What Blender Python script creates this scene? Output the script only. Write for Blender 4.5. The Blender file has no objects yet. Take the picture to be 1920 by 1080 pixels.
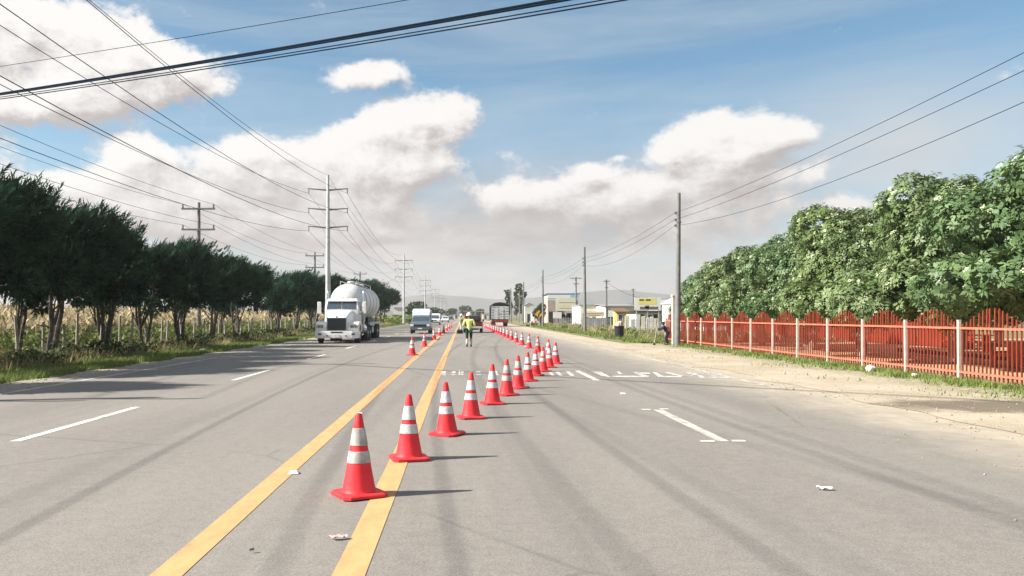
import bpy, bmesh, math, random
import numpy as np
from mathutils import Vector, Matrix, Euler
R = math.radians
rnd = random.Random(7)
S = bpy.context.scene
COL = S.collection

# ---------------------------------------------------------------- camera, sky, sun, exposure
F = 1500.0; VX, VY = 868.0, 592.0; EYE = 1.6     # level camera, lens shifted so that verticals stay upright
cam_d = bpy.data.cameras.new('camera'); cam = bpy.data.objects.new('camera', cam_d); COL.objects.link(cam)
cam.location = (0, 0, EYE); cam.rotation_euler = (R(90), 0, 0)
cam_d.sensor_width = 36; cam_d.lens = 36*F/1920
cam_d.shift_x = (960-VX)/1920; cam_d.shift_y = (VY-540)/1920
cam_d.clip_start = .1; cam_d.clip_end = 20000
S.camera = cam
EXPO = 1.3
S.view_settings.view_transform = 'Standard'; S.view_settings.look = 'None'
S.view_settings.exposure = EXPO; S.view_settings.gamma = 1; S.view_settings.use_curve_mapping = False
S.cycles.max_bounces = 6; S.cycles.transparent_max_bounces = 8; S.cycles.volume_bounces = 0
S.cycles.use_denoising = True

SUN_DIR = Vector((-.80, -.155, .585)).normalized()
SUN_EL = math.asin(SUN_DIR.z); SUN_AZ = math.atan2(SUN_DIR.x, SUN_DIR.y)
sl = bpy.data.lights.new('sun', 'SUN'); sl.energy = 4.6; sl.angle = R(.5); sl.color = (1, .955, .88)
so = bpy.data.objects.new('sun', sl); COL.objects.link(so)
so.rotation_euler = SUN_DIR.to_track_quat('Z', 'Y').to_euler()

SKY_STR = .058
def make_world():
    w = bpy.data.worlds.new('World'); S.world = w; w.use_nodes = True
    nt = w.node_tree; nt.nodes.clear(); L = nt.links
    def sock(n, i, v):
        if isinstance(v, (int, float)): n.inputs[i].default_value = v
        else: L.new(v, n.inputs[i])
    def m(op, a, b=0., c=0., clamp=False):
        n = nt.nodes.new('ShaderNodeMath'); n.operation = op; n.use_clamp = clamp
        sock(n, 0, a); sock(n, 1, b); sock(n, 2, c); return n.outputs[0]
    def sstep(lo, hi, v):
        n = nt.nodes.new('ShaderNodeMapRange'); n.interpolation_type = 'SMOOTHSTEP'
        sock(n, 0, v); n.inputs[1].default_value = lo; n.inputs[2].default_value = hi; return n.outputs[0]
    def mixc(f, a, b):
        n = nt.nodes.new('ShaderNodeMix'); n.data_type = 'RGBA'
        sock(n, 0, f)
        for i, v in ((6, a), (7, b)):
            if isinstance(v, tuple): n.inputs[i].default_value = (*v, 1)
            else: L.new(v, n.inputs[i])
        return n.outputs[2]
    tc = nt.nodes.new('ShaderNodeTexCoord')
    sp = nt.nodes.new('ShaderNodeSeparateXYZ'); L.new(tc.outputs['Generated'], sp.inputs[0])
    x, y, z = sp.outputs
    u = m('ARCTAN2', x, y)
    hyp = m('SQRT', m('ADD', m('MULTIPLY', x, x), m('MULTIPLY', y, y)))
    v = m('DIVIDE', z, m('MAXIMUM', hyp, .02))
    def to_uv(px, py, rx, ry):
        uu = math.atan((px-VX)/F); c = math.cos(uu)
        return uu, (VY-py)/F*c, rx/F*c*c, ry/F*c
    # cumulus: px, py, half width, half height, weight (directions on the sky)
    blobs = [(60,60,190,95,.9),(190,130,210,85,.95),(30,170,170,60,.7),(330,150,100,45,.55),(40,120,140,70,.5),
             (640,150,70,26,.75),(705,128,52,24,.62),
             (255,290,75,42,.72),(110,355,140,42,.8),(320,345,140,62,.9),(450,315,110,60,.9),(580,325,130,72,1.),
             (690,290,95,70,1.),(770,245,85,60,.95),(860,205,62,42,.8),(560,400,220,60,.7),(300,410,260,60,.7),(790,300,90,55,.55),
             (1320,255,80,50,1.),(1275,285,60,35,.7),(1400,270,100,45,.8),(1490,250,45,25,.45),
             (1110,318,42,18,.7),(1160,295,24,9,.6),(940,375,75,34,.68),(1050,385,130,52,.56),(1200,355,150,45,.58),(1400,345,150,42,.52),
             (1600,300,70,25,.3),(1540,385,120,35,.5),(660,440,80,30,.55),(800,445,100,28,.55),(1250,425,260,55,.6),(1560,392,70,22,.5),
             (345,15,40,25,.45),(960,225,45,18,.34),(590,10,25,20,.3)]
    def vec(a, b, c=0.):
        n = nt.nodes.new('ShaderNodeCombineXYZ'); sock(n, 0, a); sock(n, 1, b); sock(n, 2, c); return n.outputs[0]
    def noise(vct, scale, detail, rough, dist=0.):
        n = nt.nodes.new('ShaderNodeTexNoise'); L.new(vct, n.inputs['Vector'])
        n.inputs['Scale'].default_value = scale; n.inputs['Detail'].default_value = detail
        n.inputs['Roughness'].default_value = rough; n.inputs['Distortion'].default_value = dist
        return n.outputs[0]
    out_m = m('MAXIMUM', sstep(.66, .85, m('ABSOLUTE', u)), sstep(.42, .6, v))
    def density(uu, vv):
        acc = None
        for b in blobs:
            bu, bv, a, c = to_uv(*b[:4])
            dx = m('MULTIPLY', m('SUBTRACT', uu, bu), 1/a); dy = m('MULTIPLY', m('SUBTRACT', vv, bv), 1/c)
            e = m('MULTIPLY', m('EXPONENT', m('MULTIPLY', m('ADD', m('MULTIPLY', dx, dx), m('MULTIPLY', dy, dy)), -1.)), b[4]*1.15)
            acc = e if acc is None else m('ADD', acc, e)
        acc = m('MINIMUM', acc, 1.12)
        n1 = noise(vec(uu, m('MULTIPLY', vv, 1.3), 3.1), 8.5, 9., .66, .15)
        n0 = noise(vec(uu, vv, 7.7), 2.6, 3., .5)
        gen = m('MULTIPLY', m('MULTIPLY', m('SUBTRACT', n0, .42), 5.), out_m)
        acc = m('MAXIMUM', acc, gen)
        return m('ADD', m('SUBTRACT', acc, .07), m('MULTIPLY', m('SUBTRACT', n1, .5), 2.9))
    d0 = density(u, v)
    d1 = density(m('ADD', u, -.012), m('ADD', v, .020))
    alpha = sstep(.31, .74, d0)
    lit = m('ADD', .63, m('MULTIPLY', m('SUBTRACT', d0, d1), .80), clamp=True)
    # height tint: lower decks are greyer
    low = sstep(.24, .06, v)
    lit = m('MULTIPLY', lit, m('SUBTRACT', 1., m('MULTIPLY', low, .46)))
    K = 1/(SKY_STR*2**EXPO)
    cl = mixc(sstep(.12, .85, lit), tuple(K*c for c in (.49, .44, .425)), tuple(K*c for c in (1.02, .985, .95)))
    sky = nt.nodes.new('ShaderNodeTexSky'); sky.sky_type = 'NISHITA'; sky.sun_disc = False
    sky.sun_elevation = SUN_EL; sky.sun_rotation = SUN_AZ
    sky.altitude = 2300; sky.air_density = 1.1; sky.dust_density = .9; sky.ozone_density = 1.2
    tn = nt.nodes.new('ShaderNodeMix'); tn.data_type = 'RGBA'; tn.blend_type = 'MULTIPLY'; tn.inputs[0].default_value = 1.; tn.clamp_result = False
    L.new(sky.outputs[0], tn.inputs[6]); tn.inputs[7].default_value = (.69, 1.04, 1.04, 1); tinted = tn.outputs[2]
    # thin high cirrus
    ci = noise(vec(m('MULTIPLY', m('ADD', u, m('MULTIPLY', v, -.6)), .8), m('MULTIPLY', v, 6.), 1.3), 3., 6., .6, .6)
    cirrus = m('MULTIPLY', sstep(.34, .78, ci), .55)
    sk = mixc(cirrus, tinted, tuple(K*c for c in (.47, .585, .675)))
    # pale veil that thickens to the horizon, warmer below the cloud decks
    def gauss(px, py, rx, ry, wt):
        bu, bv, a, c = to_uv(px, py, rx, ry)
        dx = m('MULTIPLY', m('SUBTRACT', u, bu), 1/a); dy = m('MULTIPLY', m('SUBTRACT', v, bv), 1/c)
        return m('MULTIPLY', m('EXPONENT', m('MULTIPLY', m('ADD', m('MULTIPLY', dx, dx), m('MULTIPLY', dy, dy)), -1.)), wt)
    veil = gauss(1090, 435, 440, 140, .9); pale = gauss(1720, 280, 330, 130, .85)
    veil = m('ADD', veil, gauss(560, 460, 330, 100, .7))
    veil = m('MAXIMUM', veil, sstep(.15, .015, v))
    vn = noise(vec(u, m('MULTIPLY', v, 2.2), 5.), 6.5, 8., .62, .4)
    sk = mixc(m('MULTIPLY', pale, m('ADD', .45, m('MULTIPLY', vn, .9)), clamp=True), sk, tuple(K*c for c in (.66, .68, .695)))
    veil = m('MULTIPLY', veil, m('ADD', .72, m('MULTIPLY', vn, .55)), clamp=True)
    veil = m('MINIMUM', veil, .93)
    sk = mixc(veil, sk, mixc(sstep(.34, .66, vn), tuple(K*c for c in (.47, .42, .405)), tuple(K*c for c in (.72, .65, .615))))
    col = mixc(m('MULTIPLY', alpha, .96), sk, cl)
    bg = nt.nodes.new('ShaderNodeBackground'); L.new(col, bg.inputs[0]); bg.inputs[1].default_value = SKY_STR
    o = nt.nodes.new('ShaderNodeOutputWorld'); L.new(bg.outputs[0], o.inputs[0])
    w.cycles.sampling_method = 'MANUAL'; w.cycles.sample_map_resolution = 512
make_world()

# ---------------------------------------------------------------- helpers
def G(px, py):                      # ground point seen at a pixel of the 1920x1080 photograph
    Y = EYE*F/(py-VY); return ((px-VX)/F*Y, Y)
def X_at(px, Y): return (px-VX)/F*Y
def Z_at(py, Y): return EYE-(py-VY)/F*Y

MATS = {}
def mat(name, col, rough=.6, var=.12, scale=6., metal=0., bump=0., col2=None, spec=.4, transl=0., det=4., coat=0., bscale=None, obj=True):
    if name in MATS: return MATS[name]
    mt = bpy.data.materials.new(name); mt.use_nodes = True; nt = mt.node_tree; L = nt.links
    b = nt.nodes['Principled BSDF']
    b.inputs['Roughness'].default_value = rough; b.inputs['Metallic'].default_value = metal
    b.inputs['Specular IOR Level'].default_value = spec
    if coat: b.inputs['Coat Weight'].default_value = coat; b.inputs['Coat Roughness'].default_value = .1
    tc = nt.nodes.new('ShaderNodeTexCoord'); out = tc.outputs['Object']
    n = nt.nodes.new('ShaderNodeTexNoise'); L.new(out, n.inputs['Vector'])
    n.inputs['Scale'].default_value = scale; n.inputs['Detail'].default_value = det; n.inputs['Roughness'].default_value = .6
    mx = nt.nodes.new('ShaderNodeMix'); mx.data_type = 'RGBA'
    mr = nt.nodes.new('ShaderNodeMapRange'); L.new(n.outputs[0], mr.inputs[0]); mr.inputs[1].default_value = .3; mr.inputs[2].default_value = .7
    L.new(mr.outputs[0], mx.inputs[0])
    c2 = col2 or tuple(min(1, c*(1+var)) for c in col); c1 = col if col2 else tuple(c*(1-var) for c in col)
    mx.inputs[6].default_value = (*c1, 1); mx.inputs[7].default_value = (*c2, 1)
    L.new(mx.outputs[2], b.inputs['Base Color'])
    if bump:
        bp = nt.nodes.new('ShaderNodeBump'); bp.inputs['Strength'].default_value = bump; bp.inputs['Distance'].default_value = .02
        n2 = n
        if bscale:
            n2 = nt.nodes.new('ShaderNodeTexNoise'); L.new(out, n2.inputs['Vector']); n2.inputs['Scale'].default_value = bscale
        L.new(n2.outputs[0], bp.inputs['Height']); L.new(bp.outputs[0], b.inputs['Normal'])
    if transl:
        t = nt.nodes.new('ShaderNodeBsdfTranslucent'); L.new(mx.outputs[2], t.inputs[0])
        ms = nt.nodes.new('ShaderNodeMixShader'); ms.inputs[0].default_value = transl
        L.new(b.outputs[0], ms.inputs[1]); L.new(t.outputs[0], ms.inputs[2])
        L.new(ms.outputs[0], nt.nodes['Material Output'].inputs[0])
    MATS[name] = mt; return mt

def mesh_np(name, V, faces, mats=(), midx=None, smooth=False):
    """V (n,3); faces: array (m,k) or list of arrays / lists"""
    me = bpy.data.meshes.new(name)
    V = np.asarray(V, dtype=np.float32)
    if isinstance(faces, np.ndarray):
        k = faces.shape[1]; m = faces.shape[0]
        me.vertices.add(len(V)); me.vertices.foreach_set('co', V.ravel())
        me.loops.add(m*k); me.loops.foreach_set('vertex_index', faces.astype(np.int32).ravel())
        me.polygons.add(m); me.polygons.foreach_set('loop_start', np.arange(0, m*k, k, dtype=np.int32))
        me.polygons.foreach_set('loop_total', np.full(m, k, dtype=np.int32))
    else:
        me.from_pydata([tuple(v) for v in V.tolist()], [], [list(f) for f in faces])
    for mm in mats: me.materials.append(mm)
    if midx is not None: me.polygons.foreach_set('material_index', np.asarray(midx, dtype=np.int32))
    if smooth: me.polygons.foreach_set('use_smooth', np.ones(len(me.polygons), dtype=bool))
    me.update(calc_edges=True); return me

def link(name, me, parent=None, loc=(0,0,0), rot=(0,0,0), scale=(1,1,1)):
    o = bpy.data.objects.new(name, me); COL.objects.link(o)
    o.location = loc; o.rotation_euler = rot; o.scale = scale
    if parent is not None: o.parent = parent
    return o

def tag(o, label, cat, group=None, kind=None):
    if label: o['label'] = label
    if cat: o['category'] = cat
    if group: o['group'] = group
    if kind: o['kind'] = kind
    return o
def thing(name, label, cat, loc=(0,0,0), rz=0., group=None):
    o = link(name, None, None, loc, (0,0,rz)); o.empty_display_size = .2
    return tag(o, label, cat, group)
def struct(o): o['kind'] = 'structure'; return o
def stuff(o, label=None, cat=None): o['kind'] = 'stuff'; return tag(o, label, cat)

class MB:
    def __init__(s): s.v = []; s.f = []; s.m = []; s.cur = 0
    def _add(s, vs, fs):
        b = len(s.v); s.v += [tuple(v) for v in vs]
        for f in fs: s.f.append([i+b for i in f]); s.m.append(s.cur)
        return s
    def box(s, c, d, rot=(0,0,0)):
        x, y, z = (q/2 for q in d); M = Euler(rot).to_matrix(); c = Vector(c)
        vs = [c+M@Vector((sx*x, sy*y, sz*z)) for sz in (-1,1) for sy in (-1,1) for sx in (-1,1)]
        return s._add(vs, [(0,2,3,1),(4,5,7,6),(0,1,5,4),(2,6,7,3),(0,4,6,2),(1,3,7,5)])
    def bbox(s, x0, x1, y0, y1, z0, z1): return s.box(((x0+x1)/2,(y0+y1)/2,(z0+z1)/2), (abs(x1-x0),abs(y1-y0),abs(z1-z0)))
    def loft(s, rings, caps=True):
        n = len(rings[0]); vs = [p for r in rings for p in r]; fs = []
        for k in range(len(rings)-1):
            for i in range(n):
                j = (i+1) % n; fs.append((k*n+i, k*n+j, (k+1)*n+j, (k+1)*n+i))
        if caps: fs.append(tuple(range(n))[::-1]); fs.append(tuple((len(rings)-1)*n+i for i in range(n)))
        return s._add(vs, fs)
    def tube(s, pts, r, n=8, caps=True):
        pts = [Vector(p) for p in pts]; rs = r if isinstance(r, (list, tuple)) else [r]*len(pts); rings = []
        prev = None
        for i, p in enumerate(pts):
            d = (pts[min(i+1, len(pts)-1)]-pts[max(i-1, 0)]).normalized()
            a = prev if prev is not None else (Vector((1,0,0)) if abs(d.x) < .8 else Vector((0,1,0)))
            a = (a-d*a.dot(d)).normalized(); b = d.cross(a); prev = a
            rings.append([p+(a*math.cos(t)+b*math.sin(t))*rs[i] for t in (2*math.pi*k/n for k in range(n))])
        return s.loft(rings, caps)
    def lathe(s, prof, c=(0,0,0), axis='z', n=24):
        c = Vector(c); rings = []
        for r, h in prof:
            rg = []
            for k in range(n):
                t = 2*math.pi*k/n; a, b = r*math.cos(t), r*math.sin(t)
                rg.append(c+{'z': Vector((a,b,h)), 'x': Vector((h,a,b)), 'y': Vector((b,h,a))}[axis])
            rings.append(rg)
        return s.loft(rings, True)
    def prism(s, poly, axis, a, b):
        """poly: 2D points; extruded along axis from a to b (x: (y,z), y: (x,z), z: (x,y))"""
        def P(p, h): return {'x': (h,p[0],p[1]), 'y': (p[0],h,p[1]), 'z': (p[0],p[1],h)}[axis]
        return s.loft([[P(p,a) for p in poly],[P(p,b) for p in poly]])
    def quad(s, a, b, c, d): return s._add([a,b,c,d], [(0,1,2,3)])
    def mesh(s, name, mats, smooth=False, bevel=0., bseg=2):
        if not isinstance(mats, (list, tuple)): mats = [mats]
        me = bpy.data.meshes.new(name); me.from_pydata(s.v, [], s.f)
        for m in mats: me.materials.append(m)
        if len(mats) > 1: me.polygons.foreach_set('material_index', s.m)
        bm = bmesh.new(); bm.from_mesh(me); bmesh.ops.recalc_face_normals(bm, faces=bm.faces)
        if bevel:
            es = [e for e in bm.edges if len(e.link_faces) == 2 and e.calc_face_angle(0) > .5]
            bmesh.ops.bevel(bm, geom=es, offset=bevel, segments=bseg, profile=.5, affect='EDGES', clamp_overlap=True)
        for f in bm.faces: f.smooth = smooth
        if smooth:
            for e in bm.edges:
                if len(e.link_faces) == 2 and e.calc_face_angle(0) > R(38): e.smooth = False
        bm.to_mesh(me); bm.free(); me.update(); return me
    def build(s, name, mats, parent=None, smooth=False, bevel=0., loc=(0,0,0), rot=(0,0,0), bseg=2):
        return link(name, s.mesh(name, mats, smooth, bevel, bseg), parent, loc, rot)

def copy_tree(o, parent=None):
    c = o.copy(); COL.objects.link(c); c.parent = parent
    for ch in o.children: copy_tree(ch, c)
    return c
# ---------------------------------------------------------------- ground, road, shoulder, markings
def node_mat(name):
    mt = bpy.data.materials.new(name); mt.use_nodes = True
    return mt, mt.node_tree, mt.node_tree.nodes['Principled BSDF']
class NT:
    def __init__(s, nt): s.nt = nt; s.L = nt.links
    def put(s, n, i, v):
        if isinstance(v, tuple): n.inputs[i].default_value = (*v, 1) if len(v) == 3 else v
        elif isinstance(v, (int, float)): n.inputs[i].default_value = v
        else: s.L.new(v, n.inputs[i])
    def m(s, op, a, b=0., c=0., clamp=False):
        n = s.nt.nodes.new('ShaderNodeMath'); n.operation = op; n.use_clamp = clamp
        for i, v in enumerate((a, b, c)): s.put(n, i, v)
        return n.outputs[0]
    def ss(s, lo, hi, v):
        n = s.nt.nodes.new('ShaderNodeMapRange'); n.interpolation_type = 'SMOOTHSTEP'
        s.put(n, 0, v); n.inputs[1].default_value = lo; n.inputs[2].default_value = hi; return n.outputs[0]
    def mix(s, f, a, b, mode='MIX'):
        n = s.nt.nodes.new('ShaderNodeMix'); n.data_type = 'RGBA'; n.blend_type = mode
        s.put(n, 0, f); s.put(n, 6, a); s.put(n, 7, b); return n.outputs[2]
    def noise(s, vct, scale, det=4., rough=.55, dist=0.):
        n = s.nt.nodes.new('ShaderNodeTexNoise'); s.L.new(vct, n.inputs['Vector'])
        n.inputs['Scale'].default_value = scale; n.inputs['Detail'].default_value = det
        n.inputs['Roughness'].default_value = rough; n.inputs['Distortion'].default_value = dist
        return n.outputs[0]
    def mapv(s, v, sc):
        n = s.nt.nodes.new('ShaderNodeMapping'); s.L.new(v, n.inputs[0]); n.inputs['Scale'].default_value = sc; return n.outputs[0]
    def obj(s):
        tc = s.nt.nodes.new('ShaderNodeTexCoord'); sp = s.nt.nodes.new('ShaderNodeSeparateXYZ')
        s.L.new(tc.outputs['Object'], sp.inputs[0]); return tc.outputs['Object'], sp.outputs[0], sp.outputs[1]
    def bump(s, b, h, strength, dist=.01):
        n = s.nt.nodes.new('ShaderNodeBump'); n.inputs['Strength'].default_value = strength; n.inputs['Distance'].default_value = dist
        s.L.new(h, n.inputs['Height']); s.L.new(n.outputs[0], b.inputs['Normal'])

def road_material():
    mt, nt, b = node_mat('old_asphalt'); T = NT(nt); v, x, y = T.obj()
    big = T.noise(T.mapv(v, (1, .18, 1)), .55, 4., .6)
    mid = T.noise(v, 3., 5., .65)
    fine = T.noise(v, 42., 4., .75)
    grit = T.noise(v, 120., 2., .6)
    c = T.mix(T.ss(.3, .7, big), (.200, .178, .156), (.252, .225, .197))
    c = T.mix(T.m('MULTIPLY', T.ss(.35, .75, mid), .25), c, (.30, .272, .235))
    c = T.mix(T.ss(.36, .62, fine), T.mix(.46, c, (.09, .085, .08)), c)
    c = T.mix(T.m('MULTIPLY', T.ss(.55, .70, grit), .7), c, (.50, .47, .42))
    # worn rubber tracks: x = a + b*(y-y0), half width, strength
    streak = T.noise(T.mapv(v, (3.2, .12, 1)), 2., 4., .6)
    rub = None
    for a, bb, y0, w, st in [(-3.94,-.018,6.8,.15,.75),(-3.72,-.018,6.8,.5,.22),(.618,-.0403,10.08,.14,.9),(.55,-.03,10.08,.45,.25),(1.636,-.103,13.5,.15,.95),
                             (1.75,-.1,13.5,.55,.2),(2.5,-.245,14.3,.15,.8),(5.3,-.02,12,.45,.25),(-7.4,.0,12,.6,.28),(-6.3,.003,12,.12,.3),(-8.6,-.01,12,.4,.3),(-1.2,.016,22,.11,.45),
                             (1.25,.02,30,.35,.4),(2.35,.01,30,.3,.3)]:
        d = T.m('ABSOLUTE', T.m('SUBTRACT', x, T.m('MULTIPLY_ADD', T.m('SUBTRACT', y, y0), bb, a)))
        e = T.m('MULTIPLY', T.ss(w*1.5, w*.35, d), st)
        rub = e if rub is None else T.m('MAXIMUM', rub, e)
    mot = T.noise(v, 9., 4., .7)
    c = T.mix(T.m('MULTIPLY', T.ss(.42, .66, mot), .15), c, (.34, .31, .27))
    c = T.mix(T.m('MULTIPLY', T.ss(.5, .3, mot), .12), c, (.11, .10, .09))
    oil = T.m('MULTIPLY', T.ss(.68, .78, T.noise(v, 1.1, 5., .7)), .28)
    c = T.mix(oil, c, (.085, .08, .075))
    rub = T.m('MULTIPLY', T.m('MULTIPLY', rub, T.ss(34., 15., y)), T.m('ADD', .25, streak), clamp=True)
    c = T.mix(T.m('MULTIPLY', rub, .33), c, (.095, .092, .088))
    # a few sealed cracks
    vo = nt.nodes.new('ShaderNodeTexVoronoi'); vo.feature = 'DISTANCE_TO_EDGE'; vo.inputs['Scale'].default_value = .16
    dn = nt.nodes.new('ShaderNodeMix'); dn.data_type = 'VECTOR'; dn.inputs[0].default_value = .06
    n2 = nt.nodes.new('ShaderNodeTexNoise'); n2.inputs['Scale'].default_value = 1.3; n2.inputs['Detail'].default_value = 6
    T.L.new(v, n2.inputs['Vector']); T.L.new(v, dn.inputs[4]); T.L.new(n2.outputs['Color'], dn.inputs[5]); T.L.new(dn.outputs[1], vo.inputs['Vector'])
    ck = T.m('MULTIPLY', T.ss(.006, .001, vo.outputs['Distance']), T.ss(.5, .6, T.noise(v, .3, 2.)))
    c = T.mix(T.m('MULTIPLY', ck, .3), c, (.06, .06, .06))
    # tan dust blown in from the dirt shoulder and the left edge
    dn1 = T.noise(T.mapv(v, (1, .5, 1)), 1.1, 6., .65, .4)
    dR = T.ss(5.0, 7.9, T.m('ADD', x, T.m('MULTIPLY', T.m('SUBTRACT', dn1, .5), 2.6)))
    dL = T.ss(-9.2, -11.3, T.m('ADD', x, T.m('MULTIPLY', T.m('SUBTRACT', dn1, .5), 1.6)))
    dd = T.m('MAXIMUM', dR, T.m('MULTIPLY', dL, .8))
    c = T.mix(dd, c, T.mix(T.ss(.3, .7, mid), (.36, .305, .23), (.46, .395, .305)))
    b.inputs['Roughness'].default_value = .88; b.inputs['Specular IOR Level'].default_value = .25
    T.L.new(c, b.inputs['Base Color'])
    T.bump(b, T.m('ADD', fine, T.m('MULTIPLY', grit, .6)), .35, .006)
    return mt
def dirt_material():
    mt, nt, b = node_mat('pale_dirt'); T = NT(nt); v, x, y = T.obj()
    big = T.noise(v, .35, 5., .6); mid = T.noise(v, 2.2, 6., .65); fine = T.noise(v, 28., 4., .7)
    c = T.mix(T.ss(.3, .7, big), (.38, .315, .23), (.50, .425, .32))
    c = T.mix(T.m('MULTIPLY', T.ss(.45, .75, mid), .4), c, (.54, .47, .365))
    c = T.mix(T.m('MULTIPLY', T.ss(.55, .3, fine), .5), c, (.22, .18, .125))
    # dark damp patch of churned mud beside the fence
    px = T.m('DIVIDE', T.m('SUBTRACT', x, 9.4), 2.3); py = T.m('DIVIDE', T.m('SUBTRACT', y, 14.1), 1.15)
    dd = T.m('ADD', T.m('SQRT', T.m('ADD', T.m('MULTIPLY', px, px), T.m('MULTIPLY', py, py))), T.m('MULTIPLY', T.m('SUBTRACT', T.noise(v, 1.4, 6., .65), .5), 1.6))
    c = T.mix(T.m('MULTIPLY', T.ss(1.15, .55, dd), .8), c, (.115, .095, .07))
    # grassy flecks towards the fence
    g = T.m('MULTIPLY', T.ss(10.2, 11.4, T.m('ADD', x, T.m('MULTIPLY', mid, .8))), T.ss(.4, .6, T.noise(v, 5., 5., .7)))
    c = T.mix(T.m('MULTIPLY', g, .75), c, (.13, .15, .05))
    T.L.new(c, b.inputs['Base Color']); b.inputs['Roughness'].default_value = .95; b.inputs['Specular IOR Level'].default_value = .1
    T.bump(b, T.m('ADD', mid, T.m('MULTIPLY', fine, .5)), .7, .04)
    return mt
def ground_material():
    mt, nt, b = node_mat('ground_cover'); T = NT(nt); v, x, y = T.obj()
    big = T.noise(v, .08, 5., .6); mid = T.noise(v, .9, 6., .65); fine = T.noise(v, 14., 4., .7)
    c = T.mix(T.ss(.35, .65, big), (.17, .145, .075), (.12, .135, .05))
    c = T.mix(T.m('MULTIPLY', T.ss(.4, .65, mid), .55), c, (.24, .19, .11))
    c = T.mix(T.m('MULTIPLY', T.ss(.55, .3, fine), .5), c, (.07, .07, .035))
    far = T.ss(150., 900., y)
    c = T.mix(far, c, T.mix(T.ss(.4, .6, T.noise(v, .012, 5., .6)), (.10, .12, .06), (.21, .18, .11)))
    T.L.new(c, b.inputs['Base Color']); b.inputs['Roughness'].default_value = .95; b.inputs['Specular IOR Level'].default_value = .1
    T.bump(b, T.m('ADD', mid, T.m('MULTIPLY', fine, .5)), .8, .06)
    return mt
def park_material():
    return mat('park_dirt', (.40, .25, .135), .95, scale=1.3, col2=(.60, .42, .26), det=7, bump=.5, spec=.1)

struct(MB().quad((-4200,-140,-.03), (4800,-140,-.03), (4800,3550,-.03), (-4200,3550,-.03)).build('ground', ground_material()))
M_ROAD = road_material()
mb = MB(); ys = [-40, 0, 20, 40, 80, 160, 320, 700, 1500]
for a, b_ in zip(ys, ys[1:]): mb.quad((-10.9,a,0), (7.9,a,0), (7.9,b_,0), (-10.9,b_,0))
road = struct(mb.build('road', M_ROAD))
# dirt shoulder with a ragged edge lapping over the asphalt
def ragged_strip(name, x0, x1, y0, y1, z, m, amp0, amp1, step=.35, fr=1.):
    n = int((y1-y0)/step)+1; V = []; r = random.Random(hash(name) % 1000 if False else len(name)*13)
    ph = [(r.uniform(.3, 3.)*fr, r.uniform(0, 6.28), r.uniform(.3, 1)) for _ in range(9)]
    nz = sum(p[2] for p in ph)
    for i in range(n+1):
        y = y0+(y1-y0)*i/n
        e0 = sum(p[2]*math.sin(p[0]*y+p[1]) for p in ph)/nz; e1 = sum(p[2]*math.sin(p[0]*1.3*y+p[1]*2) for p in ph)/nz
        V += [(x0+e0*amp0*2+r.uniform(-.04, .04), y, z), (x1+e1*amp1*2, y, z)]
    Fc = np.array([(2*i, 2*i+1, 2*i+3, 2*i+2) for i in range(n)])
    return struct(link(name, mesh_np(name, V, Fc, [m])))
M_DIRT = dirt_material()
ragged_strip('dirt_shoulder', 7.55, 13.2, -30, 240, .008, M_DIRT, .28, .1)
struct(MB().quad((12.35,5,.013), (60,5,.013), (60,62,.013), (12.35,62,.013)).build('park_ground', park_material()))
struct(MB().quad((-16.3,-30,-.012), (-10.7,-30,-.012), (-10.7,300,-.012), (-16.3,300,-.012)).build('left_verge',
       mat('verge_soil', (.11, .105, .045), .95, scale=2.2, col2=(.22, .18, .09), det=7, bump=.6, spec=.1)))
def verge_right():
    return mat('verge_soil', (.2, .2, .1))
struct(MB().quad((9.2,46,.017), (60,62.5,.017), (60,260,.017), (9.0,260,.017)).build('right_verge',
       mat('rough_lot', (.125, .135, .055), .95, scale=.8, col2=(.27, .235, .13), det=7, bump=.6, spec=.1)))

def paint(name, c, wear):
    mt, nt, b = node_mat(name); T = NT(nt); v, x, y = T.obj()
    n1 = T.noise(T.mapv(v, (1, .35, 1)), 7., 6., .7); n2 = T.noise(v, 55., 3., .7); n3 = T.noise(v, .5, 3., .5)
    w = T.m('MULTIPLY', T.ss(.62-wear*.2, .82-wear*.2, T.m('ADD', T.m('MULTIPLY', n1, .65), T.m('ADD', T.m('MULTIPLY', n2, .3), T.m('MULTIPLY', T.m('SUBTRACT', n3, .3), .3)))), .85)
    cc = T.mix(T.ss(.3, .7, n1), c, tuple(q*.82 for q in c))
    T.L.new(T.mix(w, cc, (.21, .195, .175)), b.inputs['Base Color']); b.inputs['Roughness'].default_value = .8
    b.inputs['Specular IOR Level'].default_value = .25
    T.bump(b, n2, .3, .004)
    return mt
M_YEL = paint('yellow_paint', (.60, .345, .155), .2); M_WHT = paint('white_paint', (.66, .63, .57), .5); M_LET = paint('lettering_paint', (.62, .59, .53), .75); M_WOLD = paint('worn_white_paint', (.55, .51, .44), .8)
def strip(name, x0, x1, y0, y1, m, z=.004, w=0.):
    r = random.Random(int(x0*100)+int(y0*10)); n = max(2, min(260, int((y1-y0)/.5))); V = []
    for i in range(n+1):
        y = y0+(y1-y0)*i/n; V += [(x0+r.uniform(-w, w), y, z), (x1+r.uniform(-w, w), y, z)]
    link(name, mesh_np(name, V, np.array([(2*i, 2*i+1, 2*i+3, 2*i+2) for i in range(n)]), [m]), road)
strip('centre_line', -1.93, -1.72, -10, 500, M_YEL, w=.006)
strip('centre_line', -.81, -.60, -10, 500, M_YEL, w=.006)
strip('edge_line', -9.47, -9.34, -10, 500, M_WOLD, w=.006)
strip('edge_line', 6.86, 7.0, 17.5, 500, M_WOLD, w=.006, z=.0055)
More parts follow.
